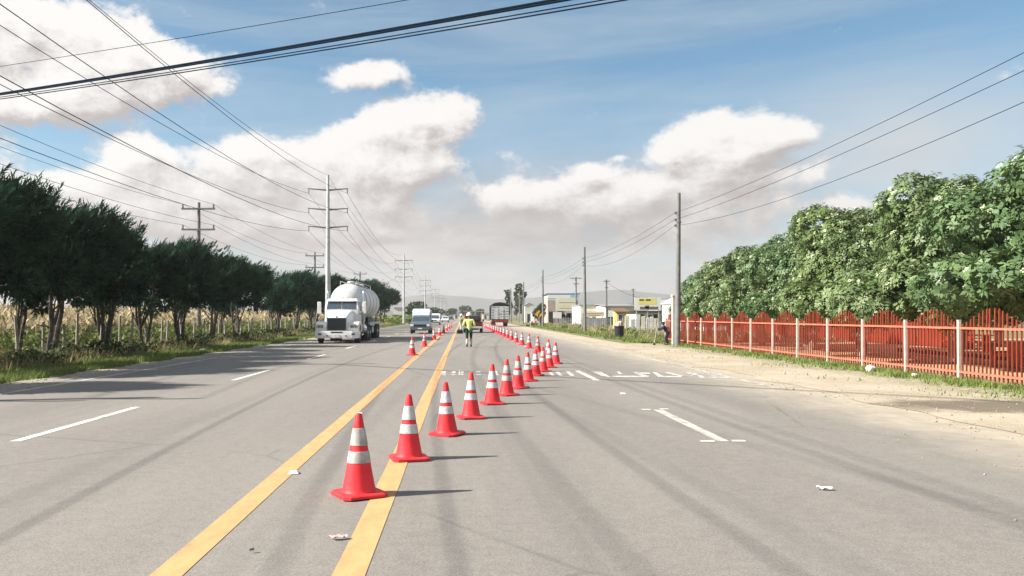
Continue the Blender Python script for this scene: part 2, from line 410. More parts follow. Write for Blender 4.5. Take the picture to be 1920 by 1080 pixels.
for k in range(-1, 22):
    y0 = 10.17+9.6*k
    strip('lane_dash', -5.77, -5.63, y0, y0+3.85, M_WHT, w=.004)
    if k >= 0: strip('lane_dash', 3.24, 3.39, y0, y0+3.45, M_WOLD if k == 0 else M_WHT, w=.004)
for x0, x1, yy in [(3.02,3.2,10.12),(3.43,3.6,10.14),(3.05,3.2,13.55),(3.36,3.52,13.62)]:
    strip('setting_out_mark', x0, x1, yy, yy+.13, M_WHT, w=.012, z=.0062)
# worn lettering painted across the lanes: broad strokes, read from the side at a grazing angle
def mark(pts, crop=(1020, 680, 1920/380.)):
    q = [G(crop[0]+a/crop[2], crop[1]+b/crop[2]) for a, b in pts]
    me = mesh_np('legend_stroke', [(a, b, .0058) for a, b in q], np.array([list(range(len(q)))]), [M_LET])
    link('legend_stroke', me, road)
for p in [((45,92),(75,92),(105,126),(72,126)), ((108,88),(140,88),(180,126),(145,126)), ((205,84),(240,84),(292,126),(250,126)),
          ((455,88),(540,86),(618,130),(560,132)), ((560,128),(612,128),(640,139),(600,139)), ((640,127),(1000,126),(985,139),(650,139)),
          ((690,86),(715,86),(745,108),(712,110)), ((845,90),(885,90),(930,112),(880,114)), ((885,92),(1005,98),(1005,110),(910,106)), ((880,112),(935,112),(985,127),(930,127)),
          ((1028,92),(1062,92),(1140,136),(1085,137)), ((1130,128),(1310,130),(1300,141),(1140,139)), ((1140,94),(1180,92),(1330,128),(1280,129)),
          ((1340,96),(1390,94),(1420,104),(1370,108)), ((1420,100),(1470,98),(1440,116),(1380,132)), ((1440,110),(1500,124),(1530,148),(1480,148)), ((1500,90),(1600,92),(1620,99),(1520,98)),
          ((1540,106),(1680,110),(1690,118),(1560,114)), ((1560,124),(1720,128),(1740,136),(1590,133)), ((1560,140),(1740,142),(1760,150),(1580,149))]: mark(p)
for p in [((115,108),(165,106),(165,135),(115,137)), ((104,145),(165,144),(165,153),(104,153)), ((240,108),(285,106),(280,128),(235,130)), ((228,142),(285,142),(285,150),(228,150)),
          ((322,98),(340,98),(340,148),(318,148)), ((345,110),(380,108),(378,130),(345,132)), ((345,138),(382,138),(382,150),(345,150)),
          ((525,108),(582,106),(582,120),(525,122)), ((525,140),(585,138),(585,152),(525,152)), ((750,100),(775,100),(800,150),(770,150))]: mark(p, (810, 680, 6.4))

# far ridges behind the plain
def ridge(name, Y, prof, m, x0, x1, seed):
    r = random.Random(seed); n = 220; V = []; 
    ph = [(r.uniform(.0006, .006), r.uniform(0, 6.3), r.uniform(.2, 1)) for _ in range(14)]
    for i in range(n+1):
        x = x0+(x1-x0)*i/n; px = VX+x/Y*F
        h = np.interp(px, [p[0] for p in prof], [Z_at(p[1], Y) for p in prof])
        h += sum(a*math.sin(f*x+q) for f, q, a in ph)/sum(a for *_, a in ph)*Y*.004
        for k, (t, dy) in enumerate([(0,-.10),(.35,-.07),(.7,-.035),(1,0),(.5,.08),(0,.2)]):
            V.append((x, Y*(1+dy)+r.uniform(-1, 1)*Y*.006, max(-2, h*t-2+(r.uniform(-1, 1)*h*.05 if 0 < k < 3 else 0)) if t else -6))
    Fc = np.array([(6*i+k, 6*i+6+k, 6*i+7+k, 6*i+1+k) for i in range(n) for k in range(5)])
    return struct(link(name, mesh_np(name, V, Fc, [m], smooth=True)))
M_HILL = mat('hill_scrub', (.05, .065, .055), .95, scale=.012, col2=(.14, .12, .10), det=8, spec=.05)
ridge('hill', 2900, [(-900,575),(400,572),(700,562),(800,549),(880,553),(930,558),(1000,555),(1080,546),(1160,541),(1250,552),(1400,570),(2900,578)], M_HILL, -3600, 4200, 3)
ridge('hill', 1700, [(-900,590),(700,586),(790,572),(870,578),(920,584),(1000,574),(1090,577),(1220,564),(1300,575),(1500,588),(2900,590)], M_HILL, -2100, 2500, 5)
# ---------------------------------------------------------------- vegetation
M_BARK = mat('rough_bark', (.04, .034, .028), .95, scale=6, col2=(.15, .13, .11), bump=.8, spec=.1)
M_BARKP = mat('pale_bark', (.17, .15, .13), .95, scale=7, col2=(.33, .29, .25), bump=.6, spec=.1)
M_CYP = mat('cypress_spray', (.008, .021, .013), .9, scale=1.4, col2=(.046, .100, .056), spec=.06, transl=.10)
M_LEAF = mat('broad_leaf', (.054, .098, .024), .48, scale=1.1, col2=(.215, .285, .105), spec=.4, transl=.2)
M_BLOS = mat('cream_blossom', (.42, .45, .28), .8, scale=5, var=.15)
def unit(a): return a/np.maximum(np.linalg.norm(a, axis=1, keepdims=True), 1e-6)

def blob_points(g, blobs, n, skin=.55):
    """points spread through a union of ellipsoids, mostly in their outer shells; returns points and outward normals"""
    blobs = np.array(blobs, float); vol = blobs[:,3]*blobs[:,4]*blobs[:,5]; vol = vol**.75
    idx = g.choice(len(blobs), n*2, p=vol/vol.sum()); b = blobs[idx]
    d = unit(g.normal(size=(n*2, 3))); rr = skin+(1.04-skin)*g.random((n*2, 1))**.7
    P = b[:,:3]+d*b[:,3:6]*rr; N = unit(d/b[:,3:6])
    # drop the ones deep inside another ellipsoid
    keep = np.ones(len(P), bool)
    for q in blobs:
        t = (((P-q[:3])/q[3:6])**2).sum(1); keep &= t > .42
    P, N = P[keep], N[keep]; return P[:n], N[:n]

def cypress_mesh(seed, n=3300):
    g = np.random.default_rng(seed); r = random.Random(seed)
    blobs = []; H = 6.3
    for k in range(13):          # lumps of the crown, sheared down-wind with height
        a = r.uniform(0, 6.28); z = r.uniform(3.4, 5.05) if k > 2 else r.uniform(2.5, 3.0); rad = r.uniform(.2, 1.6) if k > 2 else r.uniform(1.1, 1.8)*(1.15-.12*(z-2.4))
        s = r.uniform(.6, 1.1) if k > 2 else r.uniform(.3, .5)
        blobs.append((math.cos(a)*rad+.28*(z-2.5), math.sin(a)*rad*1.15, z, s*1.15, s*1.2, s*.85))
    blobs += [(.25,0,4.05,1.4,1.45,1.0), (.5,.2,4.75,1.05,1.1,.85)]
    P, N = blob_points(g, blobs, n)
    lead = []                    # thin leaders that stand above the crown and bend down-wind
    for q in range(26):
        a = r.uniform(0, 6.28); rad = r.uniform(0, 1.6); b0 = np.array([math.cos(a)*rad+.6, math.sin(a)*rad, 5.0-.35*rad*rad+r.uniform(-.1,.3)]); L = r.uniform(.5, 1.15)
        for t in np.linspace(0, 1, 7): lead.append(b0+np.array([.75*t*t*L+.25*t*L, r.uniform(-.03,.03), t*L*.95]))
    nl = len(lead); P = np.concatenate([P, np.array(lead)]); N = np.concatenate([N, np.tile([[.45,.05,.9]], (nl,1))])
    up = np.array([0,0,1.]); wind = np.array([.9,.15,.35])
    lo = np.clip((P[:,2:3]-2.6)/2.4, 0, 1)
    D = unit(N*.75+wind*(.25+.65*lo)+up*(.1+.35*lo)+g.normal(size=P.shape)*.33)
    ln = (.30+.36*g.random((len(P), 1)))*(.8+.45*lo)
    # extra long leaders at the top
    top = P[:,2] > 5.0; ln[top] *= 1.3; ln[-nl:] *= .62
    side = unit(np.cross(D, g.normal(size=P.shape))); sid2 = np.cross(D, side)
    V = []; k = 8
    for i in range(k):
        t = i/(k-1); a = (i % 2*2-1)*(1.0-.55*t); b = g.normal(size=(len(P),1))*.45
        root = P+D*ln*(t*.72); dirl = unit(D*(.75+.3*t)+side*a*.62+sid2*b)
        l = ln*(.46-.16*t); w = .045+.02*g.random((len(P),1))
        perp = unit(np.cross(dirl, sid2+.2*side))
        V += [np.stack([root-perp*w*.6, root+perp*w*.6, root+dirl*l], 1)]
    V = np.concatenate(V).reshape(-1, 3); Fc = np.arange(len(V)).reshape(-1, 3)
    return mesh_np('crown', V, Fc, [M_CYP]), blobs
def cypress_trunk(seed, blobs):
    r = random.Random(seed+50); mb = MB(); stems = r.choice([1,2,3,3])
    for s in range(stems):
        a = r.uniform(0, 6.28); lean = 0 if stems == 1 else r.uniform(.25, .75); R0 = r.uniform(.10, .155)*(1.15 if stems == 1 else .9)
        x0, y0 = math.cos(a)*.12*(stems > 1), math.sin(a)*.12*(stems > 1); pts = [(x0,y0,-.1)]; rs = [R0*1.35]
        for k in range(1, 8):
            t = k/7; z = 4.6*t
            pts.append((x0+math.cos(a)*lean*min(1, t*1.8)+.18*t*t+r.uniform(-.07,.07), y0+math.sin(a)*lean*min(1, t*1.8)+r.uniform(-.07,.07), z)); rs.append(R0*(1-.72*t))
        mb.tube(pts, rs, 8)
        for q in range(6):       # limbs
            k = r.randint(2, 6); p = Vector(pts[k]); b = r.choice(blobs); e = Vector(b[:3]); mid = p.lerp(e, .5)+Vector((r.uniform(-.2,.2), r.uniform(-.2,.2), r.uniform(-.25,.05)))
            mb.tube([p, mid, e], [rs[k]*.5, rs[k]*.36, .02], 6)
        for q in range(3):       # dead stubs low on the trunk
            k = r.randint(1, 3); p = Vector(pts[k]); aa = r.uniform(0, 6.28)
            mb.tube([p, p+Vector((math.cos(aa)*.3, math.sin(aa)*.3, .12)), p+Vector((math.cos(aa)*.6, math.sin(aa)*.6, r.uniform(.1,.5)))], [.035,.025,.01], 5)
    return mb.mesh('trunk', M_BARK, smooth=True)
CYP = []
for s in range(6):
    cm, bl = cypress_mesh(100+s); CYP.append((cm, cypress_trunk(100+s, bl)))
def place_tree(name, meshes, label, cat, group, x, y, h, base_h, rz, wide=1.):
    s = h/base_h; t = thing(name, label, cat, (x, y, 0), rz, group); t.scale = (s*wide, s*wide, s)
    link('trunk', meshes[1], t); link('crown', meshes[0], t); return t
row = [(-14.6,17,5.9),(-14.7,21.2,6.1),(-15.3,24.6,6.75),(-14.6,28.2,6.0),(-14.4,32.2,5.85),(-14.4,36.2,5.2),(-14.3,40.6,5.85),(-14.4,45.7,5.75),(-14.4,51,5.6),
       (-14.5,62,4.7),(-14.6,69,6.2),(-14.5,77,6.1),(-14.5,86,6.2),(-14.6,96,6.5),(-14.6,107,7.1),(-14.7,118,7.5),(-14.6,131,7.4),(-14.6,144,7.1)]
ordn = ['first','second','third','fourth','fifth','sixth','seventh','eighth','ninth','tenth','eleventh','twelfth','thirteenth','fourteenth','fifteenth','sixteenth','seventeenth','eighteenth','nineteenth','twentieth','twenty-first','twenty-second','twenty-third','twenty-fourth']
for i, (x, y, h) in enumerate(row):
    k = i-2
    lab = ('dark windblown cypress before the verge grass, out past the picture edge' if i == 0 else 'dark windblown cypress beside the tallest near one, mostly out of view' if i == 1 else
           'tallest near windblown cypress at the start of the roadside row' if i == 2 else
           f'dark windblown cypress, {ordn[k]} from the near end of the roadside row' if i < 16 else
           ['windblown cypress next to the far end of the roadside row', 'last windblown cypress ending the roadside row beyond the tanker truck'][i-16])
    place_tree('cypress_tree', CYP[i % 6], lab, 'tree', 'windblown cypresses along the left roadside', x, y, h, 6.9, rnd.uniform(-.35, .35), rnd.uniform(.84,1.0)+.14*(i > 9))
back = [(-17.6,23.6,5.6),(-16.9,30.2,5.2),(-17.4,38.6,5.3),(-17.2,48,5.1),(-17.5,57.5,4.6),(-17.3,73,5.5),(-17.5,91,5.7)]
for i, (x, y, h) in enumerate(back):
    place_tree('cypress_tree', CYP[(i*2+1) % 6], f'smaller cypress behind the wire fence, {ordn[i]} of the back row', 'tree', 'smaller cypresses behind the wire fence', x, y, h, 6.9, rnd.uniform(-.4, .4), .82)

# --- broad-leaved trees over the red fence
def broad_mesh(seed, n=5200):
    g = np.random.default_rng(seed); r = random.Random(seed); blobs = []
    for k in range(22):
        a = r.uniform(0, 6.28) if k > 9 else k*.63; z = r.uniform(2.3, 5.0) if k > 9 else r.uniform(1.95, 2.6); rad = r.uniform(1.2, 2.6)*(1.12-.2*max(0, z-3.2)); s = r.uniform(.6, 1.2)
        rad = max(rad, 1.9) if k <= 9 else rad
        blobs.append((math.cos(a)*rad, math.sin(a)*rad, z, s*1.1, s*1.1, s*.85))
    blobs += [(0,0,3.9,2.3,2.3,1.7)]
    P, N = blob_points(g, blobs, n, .62)
    up = np.array([0,0,1.]); A = unit(N*.9+up*.45+g.normal(size=P.shape)*.35)
    t1 = unit(np.cross(A, g.normal(size=P.shape))); t2 = np.cross(A, t1)
    V = []; k = 9; sc = .75+.5*g.random((len(P),1))
    for i in range(k):
        a = 2*math.pi*i/k+g.random((len(P),1))*.6; out = t1*np.cos(a)+t2*np.sin(a)
        tilt = .15+.55*g.random((len(P),1)); d = unit(out+A*(tilt-.25)-up*.35*g.random((len(P),1)))
        w = unit(np.cross(d, A)); L = (.125+.075*g.random((len(P),1)))*sc; root = P+out*.03+A*(.10*g.random((len(P),1))-.04)
        mid = root+d*L*.5; dn = np.cross(w, d)*L*.06
        V.append(np.stack([root, mid-w*L*.24+dn, root+d*L-dn, mid+w*L*.24+dn], 1))
    V = np.concatenate(V).reshape(-1, 3)
    crown = mesh_np('crown', V, np.arange(len(V)).reshape(-1, 4), [M_LEAF])
    # flat blossom heads on some outer shoots
    sel = (g.random(len(P)) < .20) & (N[:,2] > -.3); Q = P[sel]+A[sel]*.12; B = []
    a2, b2 = t1[sel], t2[sel]
    for i in range(7):
        a = 2*math.pi*i/7; rad = .065*g.random((len(Q),1))+.015; c = Q+(a2*math.cos(a)+b2*math.sin(a))*rad+A[sel]*.03*g.random((len(Q),1)); s = .018+.016*g.random((len(Q),1))
        B.append(np.stack([c-a2*s, c-b2*s, c+a2*s, c+b2*s], 1))
    B = np.concatenate(B).reshape(-1, 3)
    bl = mesh_np('blossom', B, np.arange(len(B)).reshape(-1, 4), [M_BLOS])
    mb = MB(); R0 = .2
    for s in range(2):
        a = r.uniform(0, 6.28); pts = [(math.cos(a)*.08, math.sin(a)*.08, -.1)]; rs = [R0]
        for q in range(1, 6):
            t = q/5; pts.append((math.cos(a)*(.08+.75*t), math.sin(a)*(.08+.75*t)+r.uniform(-.08,.08), 3.1*t)); rs.append(R0*(1-.62*t))
        mb.tube(pts, rs, 8)
        for q in range(7):
            k = r.randint(2, 5); p = Vector(pts[k]); b = r.choice(blobs[:-1]); e = Vector(b[:3]); mid = p.lerp(e, .5)+Vector((0, 0, r.uniform(0, .3)))
            mb.tube([p, mid, e], [rs[k]*.55, rs[k]*.38, .025], 6)
    return crown, mb.mesh('trunk', M_BARKP, smooth=True), bl
BRD = [broad_mesh(200+s) for s in range(4)]
M_LEAF2 = mat('yellowish_leaf', (.055, .105, .028), .5, scale=1.1, col2=(.225, .295, .120), spec=.4, transl=.22)
M_LEAF3 = mat('deep_green_leaf', (.044, .096, .028), .5, scale=1.7, col2=(.185, .27, .115), spec=.4, transl=.2)
LEAFV = [[b[0] for b in BRD]]
for m_ in (M_LEAF2, M_LEAF3):
    row_ = []
    for b in BRD: c_ = b[0].copy(); c_.materials[0] = m_; row_.append(c_)
    LEAFV.append(row_)
rr_ = [(17.2,16.2,6.3,1.05),(16.4,21.2,6.45,1.04),(16.2,26.4,6.2,.93),(15.9,31.6,6.1,.95),(16.0,37.0,5.45,.95),(15.9,42.4,5.6,.92),(16.2,48.2,5.15,.92),(16.6,54.2,4.8,.84),(27.5,41,6.,1.05),(28,48,6.1,1.05),(27.5,55.5,6.,1.05),(28.5,33,6.2,1.05)]  # last four trees are added past the wall to close off the light
blab = ['broad leafy tree with cream blossom nearest the camera, mostly past the picture edge', 'tallest broad leafy blossoming tree behind the nearest fence panels',
        'broad leafy tree third in the row over the red fence', 'broad leafy tree in the middle of the row, fourth over the red fence', 'broad leafy tree fifth in the row over the red fence',
        'broad leafy tree sixth in the row over the red fence', 'broad leafy tree next to the last by the tall concrete pole', 'smallest broad leafy tree beside the tall concrete pole',
        'added leafy tree closing off light beyond the near end of the red sheet wall', 'added leafy tree closing off light beyond the middle of the red sheet wall', 'added leafy tree closing off light beyond the far part of the red sheet wall', 'added leafy tree closing off light at the back of the park, right of the red sheet wall']
for i, (x, y, h, w) in enumerate(rr_):
    t = place_tree('broadleaf_tree', (LEAFV[(i*2) % 3][i % 4], BRD[i % 4][1]), blab[i], 'tree', 'blossoming trees inside the red fence', x, y, h, 5.9, rnd.uniform(0, 6.28), w)
    o = link('blossom', BRD[i % 4][2], t); o['kind'] = 'stuff'

# --- grass, undergrowth and the maize field
def blades(name, xs, ys, hs, ws, m, seed, lean=.35, windx=.15, z=0., k=None):
    g = np.random.default_rng(seed); n = len(xs); P = np.stack([xs, ys, np.full(n, z)], 1)
    a = g.random(n)*6.28; w = np.stack([np.cos(a), np.sin(a), np.zeros(n)], 1)*np.asarray(ws)[:,None]
    tip = P+np.stack([g.normal(size=n)*lean*hs+windx*hs, g.normal(size=n)*lean*hs, hs], 1)
    V = np.stack([P-w, P+w, tip], 1).reshape(-1, 3)
    return link(name, mesh_np(name, V, np.arange(len(V)).reshape(-1, 3), [m]))
g = np.random.default_rng(5)
M_GR = mat('green_grass', (.095, .155, .030), .8, scale=.9, col2=(.24, .265, .085), spec=.2, transl=.2)
M_DRY = mat('dry_grass', (.20, .17, .075), .85, scale=.8, col2=(.38, .31, .16), spec=.15, transl=.15)
M_UND = mat('undergrowth_leaf', (.022, .045, .014), .75, scale=1.5, col2=(.07, .095, .03), spec=.2, transl=.12)
def rand_y(n, y0, y1, p): return y0+(y1-y0)*g.random(n)**p
n = 46000; ys = rand_y(n, 12, 150, 2.0); xs = -10.75-2.75*g.random(n)**1.2-.12*np.sin(ys*1.7)
stuff(blades('grass', xs, ys, .07+.13*g.random(n), .010+.008*ys/30, M_GR, 1), 'short green grass along the left edge of the asphalt', 'grass')
n = 30000; ys = rand_y(n, 12, 150, 1.8); xs = -12.7-4.2*g.random(n)
stuff(blades('grass', xs, ys, .15+.42*g.random(n)**1.5, .010+.008*ys/30, M_DRY, 2), 'tall straw coloured grass under the cypress row', 'grass')
n = 24000; ys = rand_y(n, 10, 60, 1.6); xs = 11.5+.85*g.random(n)+.2*np.sin(ys*2.3)-.5*(g.random(n) < .15)
stuff(blades('grass', xs, ys, .05+.12*g.random(n), .010+.006*ys/20, M_GR, 3), 'green grass strip along the foot of the red fence', 'grass')
n = 26000; ys = 46+80*g.random(n)**1.4; xs = 10.0+.25*np.sin(ys)+5.5*g.random(n)**1.3
stuff(blades('grass', xs, ys, .06+.22*g.random(n)**1.6, .02+.009*ys/30, M_GR, 4), 'rough green grass in the lot beyond the red fence', 'grass')
n = 12000; ys = 50+100*g.random(n)**1.2; xs = 11.5+14*g.random(n)
stuff(blades('grass', xs, ys, .12+.4*g.random(n)**1.6, .025+.009*ys/30, M_DRY, 6), 'dry grass in front of the roadside buildings', 'grass')

def bushes(name, centres, m, seed, per=260, leaf=.11):
    g = np.random.default_rng(seed); V = []
    for (x, y, r_, h) in centres:
        d = unit(g.normal(size=(per, 3))); d[:,2] = np.abs(d[:,2]); rr2 = .45+.6*g.random((per,1))
        P = np.array([x, y, 0])+d*np.array([r_, r_*1.2, h])*rr2; s = leaf*(.6+.8*g.random((per,1)))
        a = unit(g.normal(size=(per,3))+d*.5); b = unit(np.cross(a, g.normal(size=(per,3)))); V.append(np.stack([P-b*s*.45, P+a*s, P+b*s*.45, P-a*s*.4], 1))
    V = np.concatenate(V).reshape(-1, 3); return link(name, mesh_np(name, V, np.arange(len(V)).reshape(-1, 4), [m]))
cs = [(-13.9+g.normal()*.25, y, .5+.4*g.random(), .35+.3*g.random()) for y in np.linspace(23.5, 120, 60)+g.normal(size=60)*.6]
cs += [(-13.6, 25.5, 1.0, .55), (-13.6, 29.5, 1.2, .75), (-13.7, 31.5, 1.1, .7), (-13.5, 33.5, .9, .5), (-13.6, 47, 1.1, .7), (-13.6, 53, 1.2, .8), (-13.4, 58, 1.2, .7)]
stuff(bushes('undergrowth', cs, M_UND, 8, 300), 'dark low bushes at the feet of the cypress row', 'undergrowth')
cs = [(-18.3+g.normal()*.8, y, .8+.6*g.random(), .8+.5*g.random()) for y in np.linspace(20, 110, 55)]
stuff(bushes('undergrowth', cs, M_GR, 9, 260, .16), 'green weeds along the near edge of the maize field', 'undergrowth')
cs = [(-13.5+g.normal()*1.2-(y-150)*.01, y, 1.3+g.random(), 1.0+1.0*g.random()) for y in np.linspace(152, 320, 46)]
stuff(bushes('undergrowth', cs, M_GR, 10, 160, .4), 'green scrub on the verge beyond the cypress row', 'undergrowth')
cs = [(10.6+12*g.random(), y, .4+.4*g.random(), .25+.35*g.random()) for y in 58+80*g.random(34)]
stuff(bushes('undergrowth', cs, M_GR, 12, 170, .15), 'weeds scattered through the lot before the roadside buildings', 'undergrowth')
def maize():
    g = np.random.default_rng(11); n = 9500
    y = 15+175*g.random(n)**1.35; x = -18.6-1.0*y*g.random(n)**1.2*.75-2*g.random(n); h = 1.75+.55*g.random(n)
    P = np.stack([x, y, np.zeros(n)], 1); V = []; mi = []
    w = (.018+.010*y/40)[:,None]
    a = g.random(n)*3.14; s = np.stack([np.cos(a), np.sin(a), 0*a], 1)
    top = P+np.stack([g.normal(size=n)*.08, g.normal(size=n)*.08, h], 1)
    V.append(np.stack([P-s*w, P+s*w, top], 1)); mi.append(np.ones(n, int))
    for k in range(7):
        t = (.16+.115*k+.05*g.random(n))[:,None]; b = P*(1-t)+top*t; a = g.random(n)*6.28; d = np.stack([np.cos(a), np.sin(a), 0*a], 1)
        L = (.45+.3*g.random(n))[:,None]; nn = np.stack([-np.sin(a), np.cos(a), 0*a], 1)
        e = b+d*L*.55+np.array([0,0,.24]); f = b+d*L+np.array([0,0,-.10]); ww = w*2.2
        V.append(np.stack([b, e-nn*ww, e+nn*ww], 1)); V.append(np.stack([e-nn*ww, f, e+nn*ww], 1)); q = np.full(n, 0 if k < 3 else 1); mi += [q, q]
    for k in range(3):
        a = g.random(n)*6.28; d = np.stack([np.cos(a)*.16, np.sin(a)*.16, .1+.25*g.random(n)], 1); V.append(np.stack([top-s*w*.6, top+s*w*.6, top+d], 1)); mi.append(np.full(n, 1))
    V = np.concatenate(V).reshape(-1, 3)
    return link('maize_plants', mesh_np('maize_plants', V, np.arange(len(V)).reshape(-1, 3), [mat('maize_green', (.10, .13, .04), .8, scale=1, col2=(.25, .24, .10), transl=.15), mat('maize_straw', (.38, .30, .16), .85, scale=1, col2=(.62, .51, .33), transl=.25)], np.concatenate(mi)))
stuff(maize(), 'field of ripening maize with tan tops behind the cypress row', 'maize')
# far trees: hazy clumps with their own trunks
def far_tree_mesh(seed, kind):
    g = np.random.default_rng(seed); r = random.Random(seed)
    if kind == 'tall': blobs = [(r.uniform(-.9,.9), r.uniform(-.9,.9), z, r.uniform(.7,1.3), r.uniform(.7,1.3), r.uniform(.5,.9)) for z in (3.2,4.5,5.6,6.8,8,8.6,9.5,10.4,11.2)]
    else: blobs = [(r.uniform(-1.8,1.8), r.uniform(-1.8,1.8), r.uniform(2,4.2), r.uniform(.9,1.5), r.uniform(.9,1.5), r.uniform(.8,1.2)) for _ in range(9)]
    P, N = blob_points(g, blobs, 1100, .5); a = unit(N+g.normal(size=P.shape)*.6); b = unit(np.cross(a, g.normal(size=P.shape))); s = .22+.2*g.random((len(P),1))
    V = np.stack([P-b*s*.6, P+a*s, P+b*s*.6, P-a*s*.5], 1).reshape(-1, 3); c = mesh_np('crown', V, np.arange(len(V)).reshape(-1, 4), [M_UND])
    mb = MB(); H = 10.5 if kind == 'tall' else 3.2; mb.tube([(0,0,-.2),(.1,0,H*.4),(-.05,.1,H*.75),(.05,0,H)], [.26,.2,.13,.05], 7)
    for b_ in blobs: mb.tube([(0,0,max(.6, b_[2]-1.2)), b_[:3]], [.1,.03], 5)
    return c, mb.mesh('trunk', M_BARKP, smooth=True)
FT = [far_tree_mesh(300, 'tall'), far_tree_mesh(301, 'tall'), far_tree_mesh(302, 'round'), far_tree_mesh(303, 'round')]
for lab, k, px, Y, ytop, w in [('tall slender tree behind the stake truck, the left one of the group', 0, 955, 235, 543, 1.), ('tallest slender tree of the group behind the stake truck', 1, 978, 240, 532, 1.2),
        ('slender tree between the two taller ones behind the stake truck', 0, 968, 262, 546, .9), ('small rounded tree behind the yellow warning sign', 2, 1012, 150, 566, .55),
        ('dark rounded tree left of the road behind the grey pickup', 2, 788, 250, 563, 1.1), ('low rounded tree at the verge behind the grey pickup', 3, 771, 235, 570, 1.), ('rounded green tree behind the white van', 3, 815, 290, 575, 1.5),
        ('far dark tree standing where the road meets the hills', 2, 847, 480, 577, 1.2), ('far small tree on the right verge above the workers', 3, 872, 420, 572, 1.), ('far tree left of the stake truck', 2, 902, 400, 578, 1.)]:
    h = Z_at(ytop, Y); place_tree('distant_tree', FT[k], lab, 'tree', 'far trees along the highway', X_at(px, Y), Y, h, 11.9 if k < 2 else 5.3, rnd.uniform(0, 6), w)
# ---------------------------------------------------------------- traffic cones
M_CONE = mat('fluorescent_cone_plastic', (.70, .022, .030), .55, scale=6, col2=(.76, .050, .055), spec=.3, det=8, bump=.12)
M_REFL = mat('reflective_sleeve', (.40, .39, .38), .4, scale=14, col2=(.70, .68, .66), spec=.5, det=8)
M_REFD = mat('grubby_sleeve', (.20, .18, .16), .6, scale=9, col2=(.62, .57, .52), spec=.3, det=7)
def cone_r(z): return .145-(z-.035)/.675*.117
def cone_proto(grubby):
    t = thing('traffic_cone', None, None)
    b = MB(); h = .205; c = .05
    oct_ = [(h-c,-h),(h,-h+c),(h,h-c),(h-c,h),(-h+c,h),(-h,h-c),(-h,-h+c),(-h+c,-h)]
    b.loft([[(x,y,.0) for x, y in oct_],[(x,y,.022) for x, y in oct_],[(x*.93,y*.93,.032) for x, y in oct_]]); b.build('base', M_CONE, t)
    b = MB(); b.lathe([(.165,.026),(.150,.042),(.143,.06)]+[(cone_r(z), z) for z in (.2,.35,.5,.62,.69)]+[(.024,.708),(.012,.712)], n=28); b.build('cone_body', M_CONE, t, smooth=True)
    for z0, z1 in ((.285,.385),(.435,.585)):
        b = MB(); b.lathe([(cone_r(z0)+.0005,z0),(cone_r(z0)+.004,z0+.002),(cone_r(z1)+.004,z1-.002),(cone_r(z1)+.0005,z1)], n=28)
        b.build('reflective_band', M_REFD if grubby else M_REFL, t, smooth=True)
    return t
CP = [cone_proto(False), cone_proto(True)]
near = [(673,929),(767,861),(838,815),(883,784),(923,757.5),(950,741),(971,728),(990,714.5),(1004.5,704.5),(1018,696.5),(1030,689),(1042,682)]
cone_spots = []
nl = ['nearest traffic cone of all, with a half grubby upper band, touching the right yellow line', 'second traffic cone from the camera, standing on the right yellow line', 'third traffic cone from the camera, the first one right of both yellow lines']
for i, (px, py) in enumerate(near):
    lab = nl[i] if i < 3 else 'clean banded cone before the white lettering, fifth from the camera' if i == 4 else 'last cone of the slanting near line, where the two lines meet' if i == 11 else f'orange traffic cone, {ordn[i]} from the camera in the slanting near line'
    cone_spots.append((*G(px, py), lab, 'traffic cones slanting across the near lane', i in (0,5,6,9)))
k = 0
for y in [30.7,34.9]+[39.3+4.45*q for q in range(16)]:
    x = 3.27-.004*(y-34); lab = 'orange cone just behind the corner of the two lines' if k == 0 else f'orange traffic cone, {ordn[k]} along the straight right line towards the stake truck'
    cone_spots.append((x, y, lab, 'traffic cones along the right lane', k % 4 == 1)); k += 1
for k, y in enumerate([32.4,41.6,53.5,64,75,85.5,96.5,108]):
    lab = ('nearest cone beside the left yellow line, below the grey pickup' if k == 0 else f'orange cone beside the left yellow line, {ordn[k]} from the near end')
    cone_spots.append((-2.06+.006*(y-32), y, lab, 'traffic cones along the left yellow line', k % 3 == 1))
used = [False, False]
for x, y, lab, grp, gr in cone_spots:
    q = 1 if gr else 0; t = CP[q] if not used[q] else copy_tree(CP[q]); used[q] = True
    z = .006
    t.location = (x, y, z+.002); t.rotation_euler = (rnd.gauss(0,.008), rnd.gauss(0,.008), rnd.uniform(.2, 1.2) if y > 8 else .52); s = rnd.uniform(.975, 1.02); t.scale = (s, s, s)
    tag(t, lab, 'traffic cone', grp)

# ---------------------------------------------------------------- red picket fence and the park behind it
M_RED = mat('red_fence_paint', (.20, .029, .012), .6, col2=(.29, .045, .021), scale=3.5, spec=.35)
M_SALM = mat('salmon_tone', (.55, .12, .07), .55, scale=1.6, col2=(.62, .18, .115), spec=.3)  # lighter and pinker than the picket red; rails and picnic tables use it
M_POST = mat('whitish_post_paint', (.46, .31, .25), .6, scale=4, col2=(.68, .57, .50), det=8, spec=.3)
fence = thing('picket_fence', 'red metal picket fence with peaked panels and whitish posts along the dirt shoulder', 'fence', (12.1, 14.8, 0))
pk = []
for j in range(8):
    t = (j+.5)/16; h = 1.38+.38*(math.sin(math.pi*t))**1.6
    b = MB(); b.bbox(-.0145,.0145,-.0145,.0145,.10,h); b._add([(-.0145,-.0145,h+.001),(.0145,-.0145,h+.001),(.0145,.0145,h+.001),(-.0145,.0145,h+.001),(0,0,h+.03)], [(0,1,4),(1,2,4),(2,3,4),(3,0,4)])
    pk.append(b.mesh('picket', M_RED))
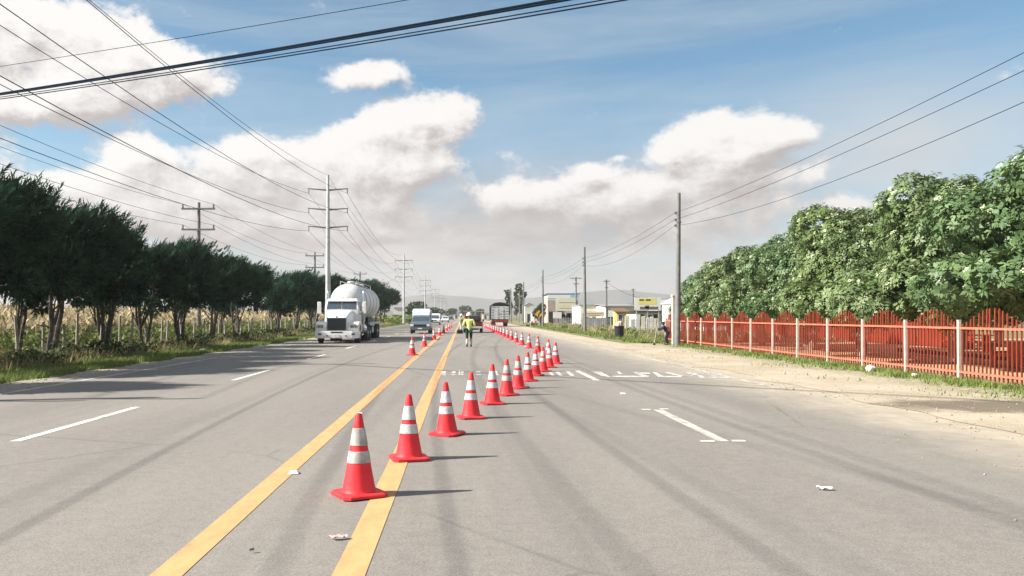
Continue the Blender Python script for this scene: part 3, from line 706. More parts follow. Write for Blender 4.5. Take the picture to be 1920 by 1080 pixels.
bp = MB(); bp.bbox(-.036,.036,-.036,.036,-.2,1.49); bp.bbox(-.042,.042,-.042,.042,1.4905,1.505); pm = bp.mesh('post', M_POST, bevel=.004, bseg=1)
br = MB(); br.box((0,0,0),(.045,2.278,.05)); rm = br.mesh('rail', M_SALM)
NB = 14
for k in range(NB+1):
    link('post', pm, fence, (rnd.uniform(-.012,.012), 2.35*k, rnd.uniform(-.02,.01)), (rnd.uniform(-.008,.008), rnd.uniform(-.008,.008), 0))
    if k == NB: break
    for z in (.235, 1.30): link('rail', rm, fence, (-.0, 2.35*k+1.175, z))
    for j in range(16): link('picket', pk[min(j, 15-j)], fence, (.0372, 2.35*k+2.35*(j+.5)/16, rnd.uniform(-.008,.008)), (rnd.gauss(0,.002), rnd.gauss(0,.006), 0))
gp = thing('gate_post', 'pale square concrete post at the far end of the red fence', 'post', (X_at(1264.5, 43.2), 43.2, 0))
b = MB(); b.bbox(-.13,.13,-.13,.13,-.2,2.62); b.build('shaft', mat('pale_concrete', (.42,.37,.32), .9, scale=4, col2=(.56,.51,.45), bump=.3), gp, bevel=.015)
b = MB(); b.bbox(-.16,.16,-.16,.16,2.62,2.74); b.build('cap', MATS['pale_concrete'], gp, bevel=.02)
# red sheet wall along the far side of the park
wall = thing('boundary_wall', 'red sheet metal wall along the far side of the park', 'wall', (24.0, 37.5, 0))
M_REDS = mat('red_sheet_paint', (.19, .028, .013), .55, var=.18, scale=1.2, spec=.3)
b = MB(); prof = []
for i in range(13): prof.append((.02*(1 if i % 4 in (1,2) else -1), -1.15+2.3*i/12))
ring0 = [(x, y) for x, y in prof]+[(x+.03, y) for x, y in prof[::-1]]
b.prism(ring0, 'z', .05, 1.28); wm = b.mesh('sheet_panel', M_REDS)
wp = MB().bbox(-.04,.04,-.04,.04,-.1,1.34).mesh('post', M_REDS)
for k in range(14):
    link('sheet_panel', wm, wall, (0, 1.2+2.4*k, 0)); link('post', wp, wall, (-.07, 2.4*k, 0))
def picnic_table(lab, x, y, rz):
    t = thing('picnic_table', lab, 'table', (x, y, .014), rz, 'salmon picnic tables in the park')
    b = MB(); b.box((0,0,.74),(1.7,.75,.06)); b.build('tabletop', M_SALM, t, bevel=.01)
    for s in (-1, 1):
        b = MB(); b.box((0,.72*s,.44),(1.7,.28,.06)); b.build('bench', M_SALM, t, bevel=.01)
        b = MB(); b.box((.6*s,0,.355),(.12,.5,.71)); b.box((.6*s,0,.36),(.1,1.5,.08)); 
        b.box((.6*s,.72,.205),(.1,.1,.41)); b.box((.6*s,-.72,.205),(.1,.1,.41)); b.build('leg', M_SALM, t)
picnic_table('salmon picnic table behind the nearest fence panel, nearer the camera', 17.6, 24.8, .3)
picnic_table('salmon picnic table deeper in the park, by the end of the red wall', 22.2, 35.0, -.2)
# low row of dark blocks, drawing a dark line across the park
for lab, x, y0, y1 in [('low row of dark blocks across the middle of the park', 19.4, 20., 36.)]:
    t = thing('dark_block_row', lab, 'border', (x, y0, .013), 0); n = int((y1-y0)/.52); ms = []
    for q in range(4):
        b = MB(); b.box((0,0,.07),(.2+.03*q,.46,.15+.03*(q % 2)), (.02*q,.03*q,.05*(q-1))); ms.append(b.mesh('stone', mat('dark_block', (.10,.085,.07), .95, scale=5, col2=(.2,.17,.14), bump=.5), bevel=.03))
    for i in range(n): link('stone', ms[rnd.randrange(4)], t, (rnd.uniform(-.03,.03), .26+.52*i, rnd.uniform(-.02,.02)), (0,0,rnd.uniform(-.1,.1)))

# ---------------------------------------------------------------- wooden post fence among the cypresses
M_WOOD = mat('weathered_wood', (.26, .23, .19), .95, scale=7, col2=(.46, .42, .36), bump=.5, spec=.1)
M_WIRE = mat('galvanised_wire', (.22,.22,.22), .5, metal=.6)
pf = thing('wire_fence', 'barbed wire fence on rough wooden posts between the cypresses and the maize', 'fence', (-15.9, 20, 0))
pms = []
for s in range(5):
    r = random.Random(s); b = MB(); h = 1.35+.12*s % .4; b.tube([(0,0,-.2),(r.uniform(-.02,.02),r.uniform(-.02,.02),.6),(r.uniform(-.04,.04),r.uniform(-.03,.03),h)], [.065,.06,.05], 7); pms.append(b.mesh('post', M_WOOD, smooth=True))
y = 0; 
while y < 108:
    link('post', pms[rnd.randrange(5)], pf, (rnd.uniform(-.12,.12), y, rnd.uniform(-.1,.05)), (rnd.uniform(-.06,.06), rnd.uniform(-.07,.07), 0)); y += rnd.uniform(1.3, 2.1)
for z in (.4,.75,1.1):
    MB().tube([(rnd.uniform(-.02,.02), 2.*k, z+rnd.uniform(-.02,.02)) for k in range(54)], .006, 3).build('strand', M_WIRE, pf)

# ---------------------------------------------------------------- poles and wires
M_STEEL = mat('galvanised_steel', (.42,.42,.41), .5, scale=1.5, col2=(.58,.58,.56), metal=.25, spec=.4)
M_ARM = mat('crossarm_steel', (.16,.17,.18), .55, metal=.3)
M_INS = mat('porcelain_insulator', (.20,.16,.14), .3)
M_CONC = mat('grey_concrete_pole', (.135,.135,.13), .9, scale=3, col2=(.21,.205,.195), bump=.2)
M_CABLE = mat('black_cable', (.005,.014,.028), .8, spec=.05)
ARMZ = (12.15, 10.5, 9.0); PX = -11.3; PYS = [-19, 67, 153, 239, 325, 411, 497]
def insulator(parent, x, y, z, up=True, s=1.):
    b = MB(); b.lathe([(.03*s,0),(.07*s,.05*s),(.035*s,.08*s),(.07*s,.13*s),(.035*s,.16*s),(.06*s,.21*s),(.02*s,.26*s)] if up else [(.03*s,0),(.07*s,-.08*s),(.04*s,-.12*s),(.07*s,-.2*s),(.04*s,-.24*s),(.06*s,-.32*s),(.02*s,-.38*s)], (x,y,z), n=8); return b.build('insulator', M_INS, parent, smooth=True)
sl_ = ['tall steel pole behind the camera with three crossarms', 'tall grey steel pole with three crossarms rising behind the tanker truck', 'tall steel pole with three crossarms standing just beyond the cypress row', 'steel pole with three crossarms, third up the road beyond the tanker truck',
       'steel pole with three crossarms, fourth up the road', 'hazy steel pole with three crossarms, fifth up the road', 'farthest hazy steel pole with three crossarms']
proto = None
for i, y in enumerate(PYS):
    if proto is None:
        t = proto = thing('power_pole', '', 'utility pole', (PX, y, 0)); b = MB(); b.tube([(0,0,-.3),(0,0,4),(0,0,9),(0,0,13.4)], [.25,.215,.165,.11], 14); b.build('shaft', M_STEEL, t, smooth=True)
        for z in ARMZ:
            b = MB(); 
            for s in (-1, 1): b.loft([[(s*.1,-.06,z-.1),(s*.1,.06,z-.1),(s*.1,.06,z+.04),(s*.1,-.06,z+.04)],[(s*1.68,-.035,z+.06),(s*1.68,.035,z+.06),(s*1.68,.035,z+.13),(s*1.68,-.035,z+.13)]])
            b.build('crossarm', M_ARM, t)
            for s in (-1, 1): insulator(t, s*1.62, 0, z+.06, False)
        for z in (2.6, 5.4, 8.1): MB().lathe([(.20,z),(.262-.012*z,z+.01),(.262-.012*z,z+.09),(.2,z+.1)], n=14).build('band', M_ARM, t)
    else: t = copy_tree(proto)
    t.location = (PX, y, 0); tag(t, sl_[i], 'utility pole', 'steel transmission poles along the left verge')
def wire(name, label, pts, sag, r, group, n=18, m=None):
    P = []
    for a, b_ in zip(pts, pts[1:]):
        a, b_ = Vector(a), Vector(b_)
        for k in range(n+(b_ is None)): t = k/n; p = a.lerp(b_, t); p.z -= 4*sag*t*(1-t); P.append(p)
    P.append(Vector(pts[-1])); o = MB().tube(P, r, 5).build(name, m or M_CABLE, smooth=True); return tag(o, label, 'overhead wire', group)
for z, nm in zip(ARMZ, ('uppermost','middle','lowest')):
    for s, side in ((-1, 'field'), (1, 'road')):
        wire('power_line', f'overhead wire hung from the {side} side of the {nm} crossarms of the steel poles', [(PX+s*1.62, y, z-.3) for y in PYS], 2.15, .012, 'wires of the steel pole line')
wire('power_line', 'thin ground wire strung over the tips of the steel poles', [(PX, y, 13.35) for y in PYS], 2.2, .011, 'wires of the steel pole line')
QX = -19.8; QYS = [13, 60, 107, 154, 201]; proto = None
ql = ['wooden pole with two crossarms beside the field, out of view at left', 'wooden pole with two crossarms rising over the near cypresses', 'smaller looking wooden two crossarm pole just left of the tall steel pole', 'wooden two crossarm pole hidden behind the far cypresses', 'farthest wooden two crossarm pole behind the cypress row']
for i, y in enumerate(QYS):
    if proto is None:
        t = proto = thing('wooden_pole', '', 'utility pole', (QX, y, 0)); MB().tube([(0,0,-.3),(0,0,5),(0,0,10.1)], [.17,.14,.11], 10).build('shaft', M_CONC, t, smooth=True)
        for z in (9.6, 8.05):
            MB().box((0,-.15,z),(2.5,.11,.13)).build('crossarm', M_ARM, t)
            for s in (-1.15, 1.15): insulator(t, s, -.15, z+.06, True, 1.2)
    else: t = copy_tree(proto)
    t.location = (QX, y, 0); tag(t, ql[i], 'utility pole', 'two crossarm poles beside the field')
for z, nm in ((9.95, 'upper'), (8.4, 'lower')):
    for s, side in ((-1.15, 'field'), (1.15, 'road')): wire('power_line', f'overhead wire on the {side} end of the {nm} crossarms of the two crossarm poles', [(QX+s, y-.15, z) for y in QYS], .7, .011, 'wires of the two crossarm pole line')
RPS = [(11.1,6.4,8.1),(11.1,41.4,7.95),(11.1,72.7,7.85),(11.1,111,7.95),(11.1,147,7.8),(11.0,183,8.0)]; proto = None
rl = ['plain concrete pole beside the camera, out of view at right', 'tall plain concrete pole standing at the far end of the red fence', 'plain concrete pole in the verge left of the black bin', 'plain concrete pole behind the yellow warning sign', 'plain concrete pole right behind the stake truck', 'farthest plain concrete pole on the right verge']
for i, (x, y, h) in enumerate(RPS):
    if proto is None:
        t = proto = thing('concrete_pole', '', 'utility pole'); MB().tube([(0,0,-.3),(0,0,4),(0,0,8)], [.155,.13,.095], 10).build('shaft', M_CONC, t, smooth=True)
        MB().lathe([(.1,6.42),(.135,6.43),(.135,6.52),(.1,6.53)], n=10).build('bracket', M_ARM, t)
        for z in (6.3, 6.6, 6.95): MB().box((-.16,0,z),(.1,.06,.12)).build('insulator', M_INS, t)
    else: t = copy_tree(proto)
    t.location = (x, y, 0); t.scale = (1,1,h/8); t.rotation_euler = (rnd.uniform(-.006,.006), rnd.uniform(-.008,.008), 0); tag(t, rl[i], 'utility pole', 'plain concrete poles along the right verge')
for zz, sag, nm in ((6.95,.35,'upper'),(6.6,.35,'middle'),(6.3,.75,'lower sagging')):
    wire('service_wire', f'{nm} thin wire strung between the plain concrete poles', [(x-.16, y, zz*h/8) for x, y, h in RPS], sag, .0075, 'wires of the concrete poles')
t = thing('concrete_pole', 'pole at the left roadside carrying the cables that cross the road, out of view', 'utility pole', (-15.4, 24.3, 0)); MB().tube([(0,0,-.3),(0,0,9.1)], [.16,.1], 10).build('shaft', M_CONC, t, smooth=True)
A0 = (-15.3, 24.2); B0 = (11.1-.1, 6.4)
for lab, h0, h1, sag, r, dx in [('topmost thick cable of the tight bundle crossing the road', 8.14, 6.05, .14, .020, 0), ('second thick cable in the bundle crossing the road', 8.10, 6.02, .14, .023, .02), ('lower thin cable sagging under the thick bundle across the road', 7.98, 5.84, .15, .013, -.02),
                                ('thin cable beside the lower one across the road', 8.04, 5.92, .16, .011, .02), ('thin single wire crossing the road high above the cable bundle', 8.95, 6.2, .12, .007, 0)]:
    wire('overhead_cable', lab, [(A0[0]+dx, A0[1], h0), (B0[0]+dx, B0[1], h1)], sag, r, 'cables crossing over the road', n=30)
for lab, px, Y, yt, arm in [('thin pole with a short crossarm behind the white hall', 1080, 131, 519, 1.9), ('pole with a small transformer behind the low white building', 1137, 112, 524, .9), ('short distant pole above the yellow billboard', 1187, 150, 541, .8),
                            ('thin distant pole at the left of the tall trees behind the stake truck', 958, 200, 545, 0), ('thin distant pole at the right of the tall trees behind the stake truck', 974, 190, 548, 0)]:
    h = Z_at(yt, Y); t = thing('distant_pole', lab, 'utility pole', (X_at(px, Y), Y, 0), 0, 'distant poles beyond the roadside buildings'); MB().tube([(0,0,-.3),(0,0,h)], [.16,.11], 8).build('shaft', M_CONC, t, smooth=True)
    if arm: MB().box((0,-.14,h-.25),(arm,.1,.12)).build('crossarm', M_ARM, t); MB().box((0,-.14,h-1.15),(arm*.5,.1,.12)).build('crossarm', M_ARM, t)
wire('service_wire', 'thin wire from the transformer pole over the yellow billboard to the house', [(X_at(1137,112), 112, Z_at(529,112)), (X_at(1187,112), 111, Z_at(556,111)), (X_at(1256,104), 104, Z_at(560,104))], .2, .02, 'wires of the distant poles')
# ---------------------------------------------------------------- vehicles
M_WHT_P = mat('white_truck_paint', (.70,.685,.66), .34, scale=2.2, col2=(.82,.82,.81), spec=.5, coat=.3, det=8)
M_TANK = mat('off_white_tank_paint', (.60,.60,.58), .42, scale=.7, col2=(.72,.715,.69), spec=.45, det=7)
M_GLASS = mat('dark_window_glass', (.035,.06,.085), .06, var=.1, spec=.8, coat=.5)
M_BLK = mat('black_plastic', (.018,.018,.02), .55)
M_TYRE = mat('tyre_rubber', (.02,.02,.02), .85, scale=9, col2=(.05,.048,.045))
M_CHR = mat('chrome', (.55,.56,.58), .18, metal=1., var=.05)
M_LAMP = mat('headlamp_glass', (.72,.74,.76), .12, var=.05, spec=.8, coat=.6)
M_AMB = mat('amber_lens', (.75,.28,.03), .25, var=.05)
M_REDL = mat('red_lens', (.32,.015,.015), .25, var=.05)
M_RIM = mat('silver_rim', (.42,.42,.42), .35, metal=.6)
M_GREY_P = mat('grey_car_paint', (.10,.115,.13), .3, var=.05, spec=.5, coat=.5)
M_PLATE = mat('number_plate', (.62,.62,.60), .5, var=.05)
def wheel(parent, x, y, r, w, dual=False):
    b = MB(); s = 1 if x > 0 else -1
    prof = [(r*.55,-w/2),(r*.9,-w/2),(r*.985,-w*.42),(r,-w*.3),(r,w*.3),(r*.985,w*.42),(r*.9,w/2),(r*.55,w/2)]
    if dual: prof = prof[:-1]+[(r*.8,w/2+.02)]+[(a, h+w+.04) for a, h in prof[1:]]
    off = -(w+.04)/2 if dual else 0
    b.lathe([(a, h+off) for a, h in prof], (x,y,r), 'x', 24); o = b.build('wheel', M_TYRE, parent, smooth=True)
    e = x+s*((w+.04)/2+w/2 if dual else w/2)
    q = MB(); q.lathe([(r*.54,-.02*s),(r*.56,.004*s),(r*.42,(-.05 if dual else .012)*s),(r*.2,.02*s),(r*.08,.05*s)], (e,y,r), 'x', 18); q.build('rim', M_RIM, o, smooth=True); return o

def tanker():
    t = thing('tanker_truck', 'white tanker truck with a square dark grille driving in the outer left lane', 'truck', (-7.27, 46.0, 0), R(.6))
    def part(n, b, m, p=t, **k): return b.build(n, m, p, **k)
    part('chassis', MB().bbox(-.45,.45,.4,7.4,.55,.85).bbox(-.5,.5,7.0,14.4,.85,1.15), M_BLK)
    # bumper with rounded ends and a recessed plate well
    b = MB(); o = [(-1.30,.42),(-1.24,.12),(-.9,0),(.9,0),(1.24,.12),(1.30,.42)]
    b.loft([[(x,y,.30) for x, y in o],[(x*1.01,y-.015,.5) for x, y in o],[(x,y,.72) for x, y in o]]); part('bumper', b, M_WHT_P, bevel=.02)
    part('air_intake', MB().bbox(-.33,.33,-.022,.0,.62,.69), M_BLK); part('number_plate', MB().bbox(-.16,.16,-.034,-.016,.36,.52), M_PLATE)
    for s in (-1, 1):
        part('fog_lamp', MB().bbox(s*.86,s*1.06,-.03,.02,.50,.58), M_BLK)
        part('tow_hook', MB().bbox(s*.5,s*.58,-.05,0,.42,.47), M_BLK)
    # hood: tapering loft
    def sec(y, w, z0, z1, c): return [(-w,y,z0),(w,y,z0),(w,y,z1-c*1.6),(w-c,y,z1-.25*c),(w*.45,y,z1),(-w*.45,y,z1),(-w+c,y,z1-.25*c),(-w,y,z1-c*1.6)]
    part('hood', MB().loft([sec(.16,.60,.73,1.50,.10),sec(.6,.64,.73,1.62,.12),sec(1.4,.74,.75,1.83,.16),sec(2.05,.82,.78,1.97,.18)]), M_WHT_P, smooth=True, bevel=.012)
    # grille: surround and many thin bars
    gr = part('grille', MB().bbox(-.545,.545,.10,.158,.74,1.47), M_BLK)
    part('grille_surround', MB().bbox(-.575,-.535,.07,.157,.73,1.49).bbox(.535,.575,.07,.157,.73,1.49).bbox(-.534,.534,.07,.157,1.455,1.49).bbox(-.534,.534,.07,.157,.73,.755), M_CHR, gr)
    b = MB()
    for k in range(21): b.bbox(-.5+.05*k-.008,-.5+.05*k+.008,.075,.099,.756,1.453)
    part('grille_bars', b, mat('dull_grille_bar', (.10,.11,.125), .35, metal=.7), gr)
    part('hood_badge', MB().lathe([(.055,-.02),(.06,0),(.055,.01)], (0,.13,1.54), 'y', 14), M_CHR)
    # fenders with wheel arches, headlamps in their noses
    for s in (-1, 1):
        pr = [(.22,.74),(.16,.95),(.24,1.14),(.55,1.24),(1.2,1.27),(1.75,1.2),(2.0,1.0),(2.05,.62),(1.72,.62),(1.6,.93),(1.35,1.07),(1.0,1.07),(.72,.93),(.60,.62),(.3,.62)]
        b = MB(); b.prism(pr, 'x', s*.62, s*1.25); part('fender', b, M_WHT_P, bevel=.03)
        h = part('headlight', MB().box((s*.95,.175,.98),(.38,.05,.21)), M_CHR, bevel=.02); part('lens', MB().box((s*.95-.08,.150,.98),(.13,.02,.13)).box((s*.95+.08,.150,.98),(.13,.02,.13)), M_GREY_P, h, bevel=.01); part('turn_signal', MB().box((s*1.17,.2,.98),(.09,.07,.15)), M_AMB, h)
    # cab
    def cs(z, w, y0, y1): return [(-w,y0,z),(w,y0,z),(w+.02,y0+.14,z),(w+.02,y1,z),(-w-.02,y1,z),(-w-.02,y0+.14,z)]
    part('cab', MB().loft([cs(.72,.98,2.06,3.75),cs(1.98,1.0,2.06,3.75),cs(2.02,.99,2.07,3.75),cs(2.50,.93,2.34,3.75),cs(2.64,.86,2.52,3.70)]), M_WHT_P, bevel=.03)
    ws = MB(); 
    for s in (-1, 1): ws.loft([[(s*.02,2.045,2.0),(s*.90,2.05,2.0),(s*.85,2.29,2.46),(s*.02,2.285,2.46)],[(s*.02,2.075,2.0),(s*.90,2.08,2.0),(s*.85,2.32,2.46),(s*.02,2.315,2.46)]])
    part('windshield', ws, M_GLASS)
    part('sun_visor', MB().loft([[(-.9,2.16,2.46),(.9,2.16,2.46),(.88,2.36,2.52),(-.88,2.36,2.52)],[(-.9,2.15,2.485),(.9,2.15,2.485),(.88,2.36,2.55),(-.88,2.36,2.55)]]), M_WHT_P)
    for k in range(5): part('marker_light', MB().box((-.6+.3*k,2.62,2.665),(.1,.12,.07)), M_AMB, bevel=.015)
    for s in (-1, 1):
        d = part('door', MB().prism([(2.25,.95),(3.35,.95),(3.35,2.45),(2.55,2.45),(2.25,1.95)], 'x', s*1.021, s*1.04), M_WHT_P, bevel=.006)
        part('window', MB().prism([(2.42,1.9),(3.25,1.9),(3.25,2.38),(2.62,2.38)], 'x', s*1.041, s*1.047), M_GLASS, d)
        part('handle', MB().bbox(s*1.041,s*1.06,3.05,3.25,1.62,1.67), M_BLK, d)
        part('step', MB().bbox(s*.75,s*1.18,2.3,3.4,.42,.50), M_CHR)
        part('fuel_tank', MB().lathe([(.3,0),(.33,.03),(.33,1.2),(.3,1.23)], (s*.92,3.45,.78), 'y', 20), M_CHR, smooth=True)
        st = part('exhaust_stack', MB().tube([(s*1.12,3.88,.8),(s*1.12,3.88,3.0),(s*1.12,3.97,3.12)], .065, 12), M_CHR, smooth=True); part('heat_shield', MB().tube([(s*1.12,3.88,1.3),(s*1.12,3.88,2.3)], .1, 12), M_STEEL, st, smooth=True)
        mi = part('mirror', MB().box((s*1.36,2.22,2.08),(.22,.12,.72)), M_WHT_P, bevel=.03)
        part('mirror_bracket', MB().tube([(s*.98,2.3,2.38),(s*1.33,2.22,2.42)], .02, 6).tube([(s*1.0,2.3,1.72),(s*1.33,2.22,1.75)], .02, 6), M_BLK, mi)
        wheel(t, s*1.08, 1.18, .51, .28)
        wheel(t, s*.93, 5.6, .51, .25, True); wheel(t, s*.93, 6.95, .51, .25, True)
        part('mud_flap', MB().bbox(s*.62,s*1.24,7.55,7.57,.25,.95), M_BLK)
    part('fifth_wheel', MB().bbox(-.5,.5,5.6,6.9,.85,1.05), M_BLK)
    # tank trailer: domed front head, long barrel, ribs, walkway and hatches
    zc, r, y0, y1 = 2.48, 1.16, 4.3, 14.6
    head = [(.02,y0),(.30*r,y0+.03),(.55*r,y0+.12),(.78*r,y0+.30),(.93*r,y0+.58),(r,y0+1.0)]; tail = [(a, y1-(h-y0)*.7) for a, h in head[::-1]]
    tk = part('tank', MB().lathe(head+[(r,y0+3),(r,y0+6)]+tail, (0,0,zc), 'y', 40), M_TANK, smooth=True)
    for y in (y0+1.0, y0+3.2, y0+5.4, y0+7.6, y0+9.55): part('tank_rib', MB().lathe([(r-.01,-.05),(r+.03,-.04),(r+.03,.04),(r-.01,.05)], (0,y,zc), 'y', 40), mat('dull_tank_rib', (.40,.40,.39), .5), tk, smooth=True)
    part('walkway', MB().bbox(-.3,.3,y0+1.1,y1-1,zc+r+.035,zc+r+.07), M_STEEL, tk)
    for s in (-1, 1): part('guard_rail', MB().tube([(s*.5,y0+.8,zc+r*.9),(s*.5,y0+.8,zc+r+.16),(s*.5,y1-.9,zc+r+.16),(s*.5,y1-.9,zc+r*.9)], .025, 6), M_STEEL, tk)
    for k in range(3): part('hatch', MB().lathe([(.26,0),(.26,.11),(.2,.16),(.05,.17)], (0,y0+2.2+2.6*k,zc+r+.07), n=16), M_STEEL, tk, smooth=True)
    part('ladder', MB().tube([(.35,y0+.33,zc-.2),(.35,y0+.6,zc+.9)], .02, 5).tube([(-.35,y0+.33,zc-.2),(-.35,y0+.6,zc+.9)], .02, 5), M_STEEL, tk)
    part('cradle', MB().bbox(-.62,.62,y0+.9,y0+2.7,1.06,1.45).bbox(-.7,.7,y1-4.2,y1-.5,1.152,1.45), M_BLK)
    for s in (-1, 1):
        part('fender', MB().prism([(11.0,1.03),(11.3,1.12),(13.7,1.12),(14.0,1.03),(14.0,1.06),(13.7,1.16),(11.3,1.16),(11.0,1.06)], 'x', s*.62, s*1.26), M_WHT_P)
        wheel(t, s*.93, 11.9, .51, .25, True); wheel(t, s*.93, 13.15, .51, .25, True)
        part('landing_leg', MB().bbox(s*.5,s*.62,8.7,8.85,.3,1.1), M_BLK); part('hose_tube', MB().tube([(s*1.0,8.2,.98),(s*1.0,11.0,.98)], .11, 10), M_STEEL, smooth=True)
        part('toolbox', MB().bbox(s*.66,s*1.1,9.2,10.3,.45,.84), M_STEEL)
    return t
tanker()

M_CANO = mat('pale_blue_canopy', (.48,.54,.56), .4, var=.08)
def pickup(name, label, x, y, rz, front, paint_m, canopy, w=1.78, ladder=False):
    """local frame: the end that faces the camera is at y = 0"""
    t = thing(name, label, 'pickup truck', (x, y, 0), rz); k = w/2; L = 5.0
    def part(n, b, m, p=t, **kw): return b.build(n, m, p, **kw)
    fy = (lambda v: v) if front else (lambda v: L-v)       # v measured from the nose
    def bb(x0, x1, v0, v1, z0, z1): return MB().bbox(x0, x1, fy(v0), fy(v1), z0, z1)
    side = [(.12,.42),(.05,.62),(.12,.84),(.35,.96),(1.35,1.06),(1.4,1.04),(2.9,1.04),(2.9,.42)]
    part('body', MB().prism([(fy(a), z) for a, z in side], 'x', -k, k), paint_m, bevel=.05)
    part('bumper', bb(-k*.98,k*.98,-.06,.12,.36,.56), M_GREY_P if front else paint_m, bevel=.03)
    part('grille', bb(-k*.62,k*.62,.03,.10,.66,.84), M_BLK); part('number_plate', bb(-.2,.2,-.075,-.061,.42,.53), M_PLATE)
    for s in (-1, 1):
        part('headlight', bb(s*k*.64,s*k*.95,.04,.16,.66,.83), M_LAMP, bevel=.02)
    def cs(z, ww, a, b_): return [(-ww,fy(a),z),(ww,fy(a),z),(ww,fy(b_),z),(-ww,fy(b_),z)]
    part('cab', MB().loft([cs(1.03,k*.96,1.25,2.95),cs(1.52,k*.84,1.85,2.9),cs(1.6,k*.8,2.0,2.85)]), paint_m, bevel=.03)
    part('windshield', MB().loft([[(-k*.84,fy(1.30),1.07),(k*.84,fy(1.30),1.07),(k*.76,fy(1.80),1.49),(-k*.76,fy(1.80),1.49)],[(-k*.84,fy(1.36),1.07),(k*.84,fy(1.36),1.07),(k*.76,fy(1.86),1.49),(-k*.76,fy(1.86),1.49)]]), M_GLASS)
    part('rear_window', MB().bbox(-k*.7,k*.7,fy(2.925),fy(2.945),1.12,1.46), M_GLASS)
    for s in (-1, 1):
        d = part('door', MB().prism([(fy(1.45),.5),(fy(2.75),.5),(fy(2.75),1.02),(fy(1.45),1.02)], 'x', s*(k+.002), s*(k+.016)), paint_m)
        part('handle', MB().bbox(s*(k+.017),s*(k+.035),fy(2.45),fy(2.65),.9,.93), M_BLK, d)
        part('mirror', MB().box((s*(k+.12),fy(1.6),1.15),(.16,.09,.19)), M_BLK, bevel=.02)
        for v in (.85, 4.1): wheel(t, s*(k-.1), fy(v), .36, .22)
    bed = part('cargo_bed', MB().bbox(-k,k,fy(2.97),fy(L-.1),.5,.62).bbox(-k,-k+.06,fy(2.97),fy(L-.1),.621,1.05).bbox(k-.06,k,fy(2.97),fy(L-.1),.621,1.05).bbox(-k+.062,k-.062,fy(2.97),fy(3.03),.621,1.05), paint_m)
    part('tailgate', MB().bbox(-k+.065,k-.065,fy(L-.15),fy(L-.09),.60,1.05), mat('dull_red_tailgate', (.085,.014,.012), .45) if ladder else paint_m, bed, bevel=.01)
    for s in (-1, 1): part('tail_light', MB().bbox(s*(k-.16),s*(k-.01),fy(L-.088),fy(L-.07),.72,1.0), M_REDL)
    part('rear_bumper', MB().bbox(-k*.97,k*.97,fy(L-.05),fy(L+.08),.42,.60), mat('pale_bumper', (.5,.49,.47), .5), bevel=.02)
    part('under_frame', MB().bbox(-k*.6,k*.6,fy(.5),fy(L-.3),.28,.415), M_BLK)
    if canopy:
        c = part('cargo_canopy', MB().loft([cs(1.06,k*.97,3.0,L-.12),cs(2.05,k*.95,2.96,L-.12),cs(2.2,k*.85,3.05,L-.2)]), M_CANO, bevel=.04)
        part('roof_fairing', MB().loft([cs(1.62,k*.86,1.95,2.94),cs(2.05,k*.92,2.3,2.94),cs(2.24,k*.84,2.6,2.94)]), M_CANO, bevel=.04)
        for s in (-1, 1): part('vent_window', MB().loft([[(s*.12,fy(2.16),1.86),(s*.42,fy(2.16),1.86),(s*.42,fy(2.27),2.0),(s*.12,fy(2.27),2.0)],[(s*.12,fy(2.22),1.86),(s*.42,fy(2.22),1.86),(s*.42,fy(2.33),2.0),(s*.12,fy(2.33),2.0)]]), M_BLK, c)
    if ladder:
        for s in (-1, 1):
            for v in (3.15, L-.2): part('rack_post', MB().bbox(s*(k-.13),s*(k-.07),fy(v)-.04,fy(v)+.04,1.0515,1.98), M_SALM if s < 0 else mat('pale_timber', (.52,.44,.32), .8, scale=6), bevel=.005)
        part('rack_plank', MB().bbox(-k-.08,k+.08,fy(L-.2)-.08,fy(L-.2)+.08,1.985,2.06).bbox(-k-.08,k+.08,fy(3.15)-.08,fy(3.15)+.08,1.985,2.06), M_WOOD)
        part('load', MB().box((.1,fy(4.0),.95),(1.1,1.2,.6)).box((-.3,fy(3.6),1.3),(.5,.6,.35)), M_BLK, bevel=.06)
    return t
pickup('pickup_truck', 'grey pickup with a tall white canopy coming down the inner left lane', -3.78, 70.5, 0, True, M_GREY_P, True)
pickup('pickup_truck', 'maroon work pickup with a timber rack seen from behind, beside the workers', .95, 74.5, 0, False, mat('maroon_paint', (.07,.016,.016), .4, var=.1), False, 1.8, True)

def van(label, x, y):
    t = thing('delivery_van', label, 'van', (x, y, 0)); k = .92
    def part(n, b, m, p=t, **kw): return b.build(n, m, p, **kw)
    part('body', MB().prism([(0,.35),(-.05,.7),(.1,1.05),(.55,1.75),(.75,1.98),(4.6,1.98),(4.7,1.8),(4.7,.35)], 'x', -k, k), M_WHT_P, bevel=.06)
    part('windshield', MB().loft([[(-.8,.125,1.12),(.8,.125,1.12),(.72,.5,1.7),(-.72,.5,1.7)],[(-.8,.16,1.12),(.8,.16,1.12),(.72,.54,1.7),(-.72,.54,1.7)]]), M_GLASS)
    part('bumper', MB().bbox(-k,k,-.09,.06,.3,.55), M_GREY_P, bevel=.03); part('grille', MB().bbox(-.4,.4,-.065,-.03,.72,.86), M_BLK)
    for s in (-1, 1):
        part('headlight', MB().box((s*.72,-.03,.8),(.26,.06,.17)), M_LAMP, bevel=.02); part('window', MB().bbox(s*k,s*(k+.006),.8,4.2,1.15,1.65), M_GLASS); part('mirror', MB().box((s*1.05,.5,1.25),(.16,.1,.25)), M_BLK)
        for v in (.85, 3.8): wheel(t, s*.82, v, .34, .2)
van('white van following the grey pickup in the outer lane', X_at(815, 138), 138)
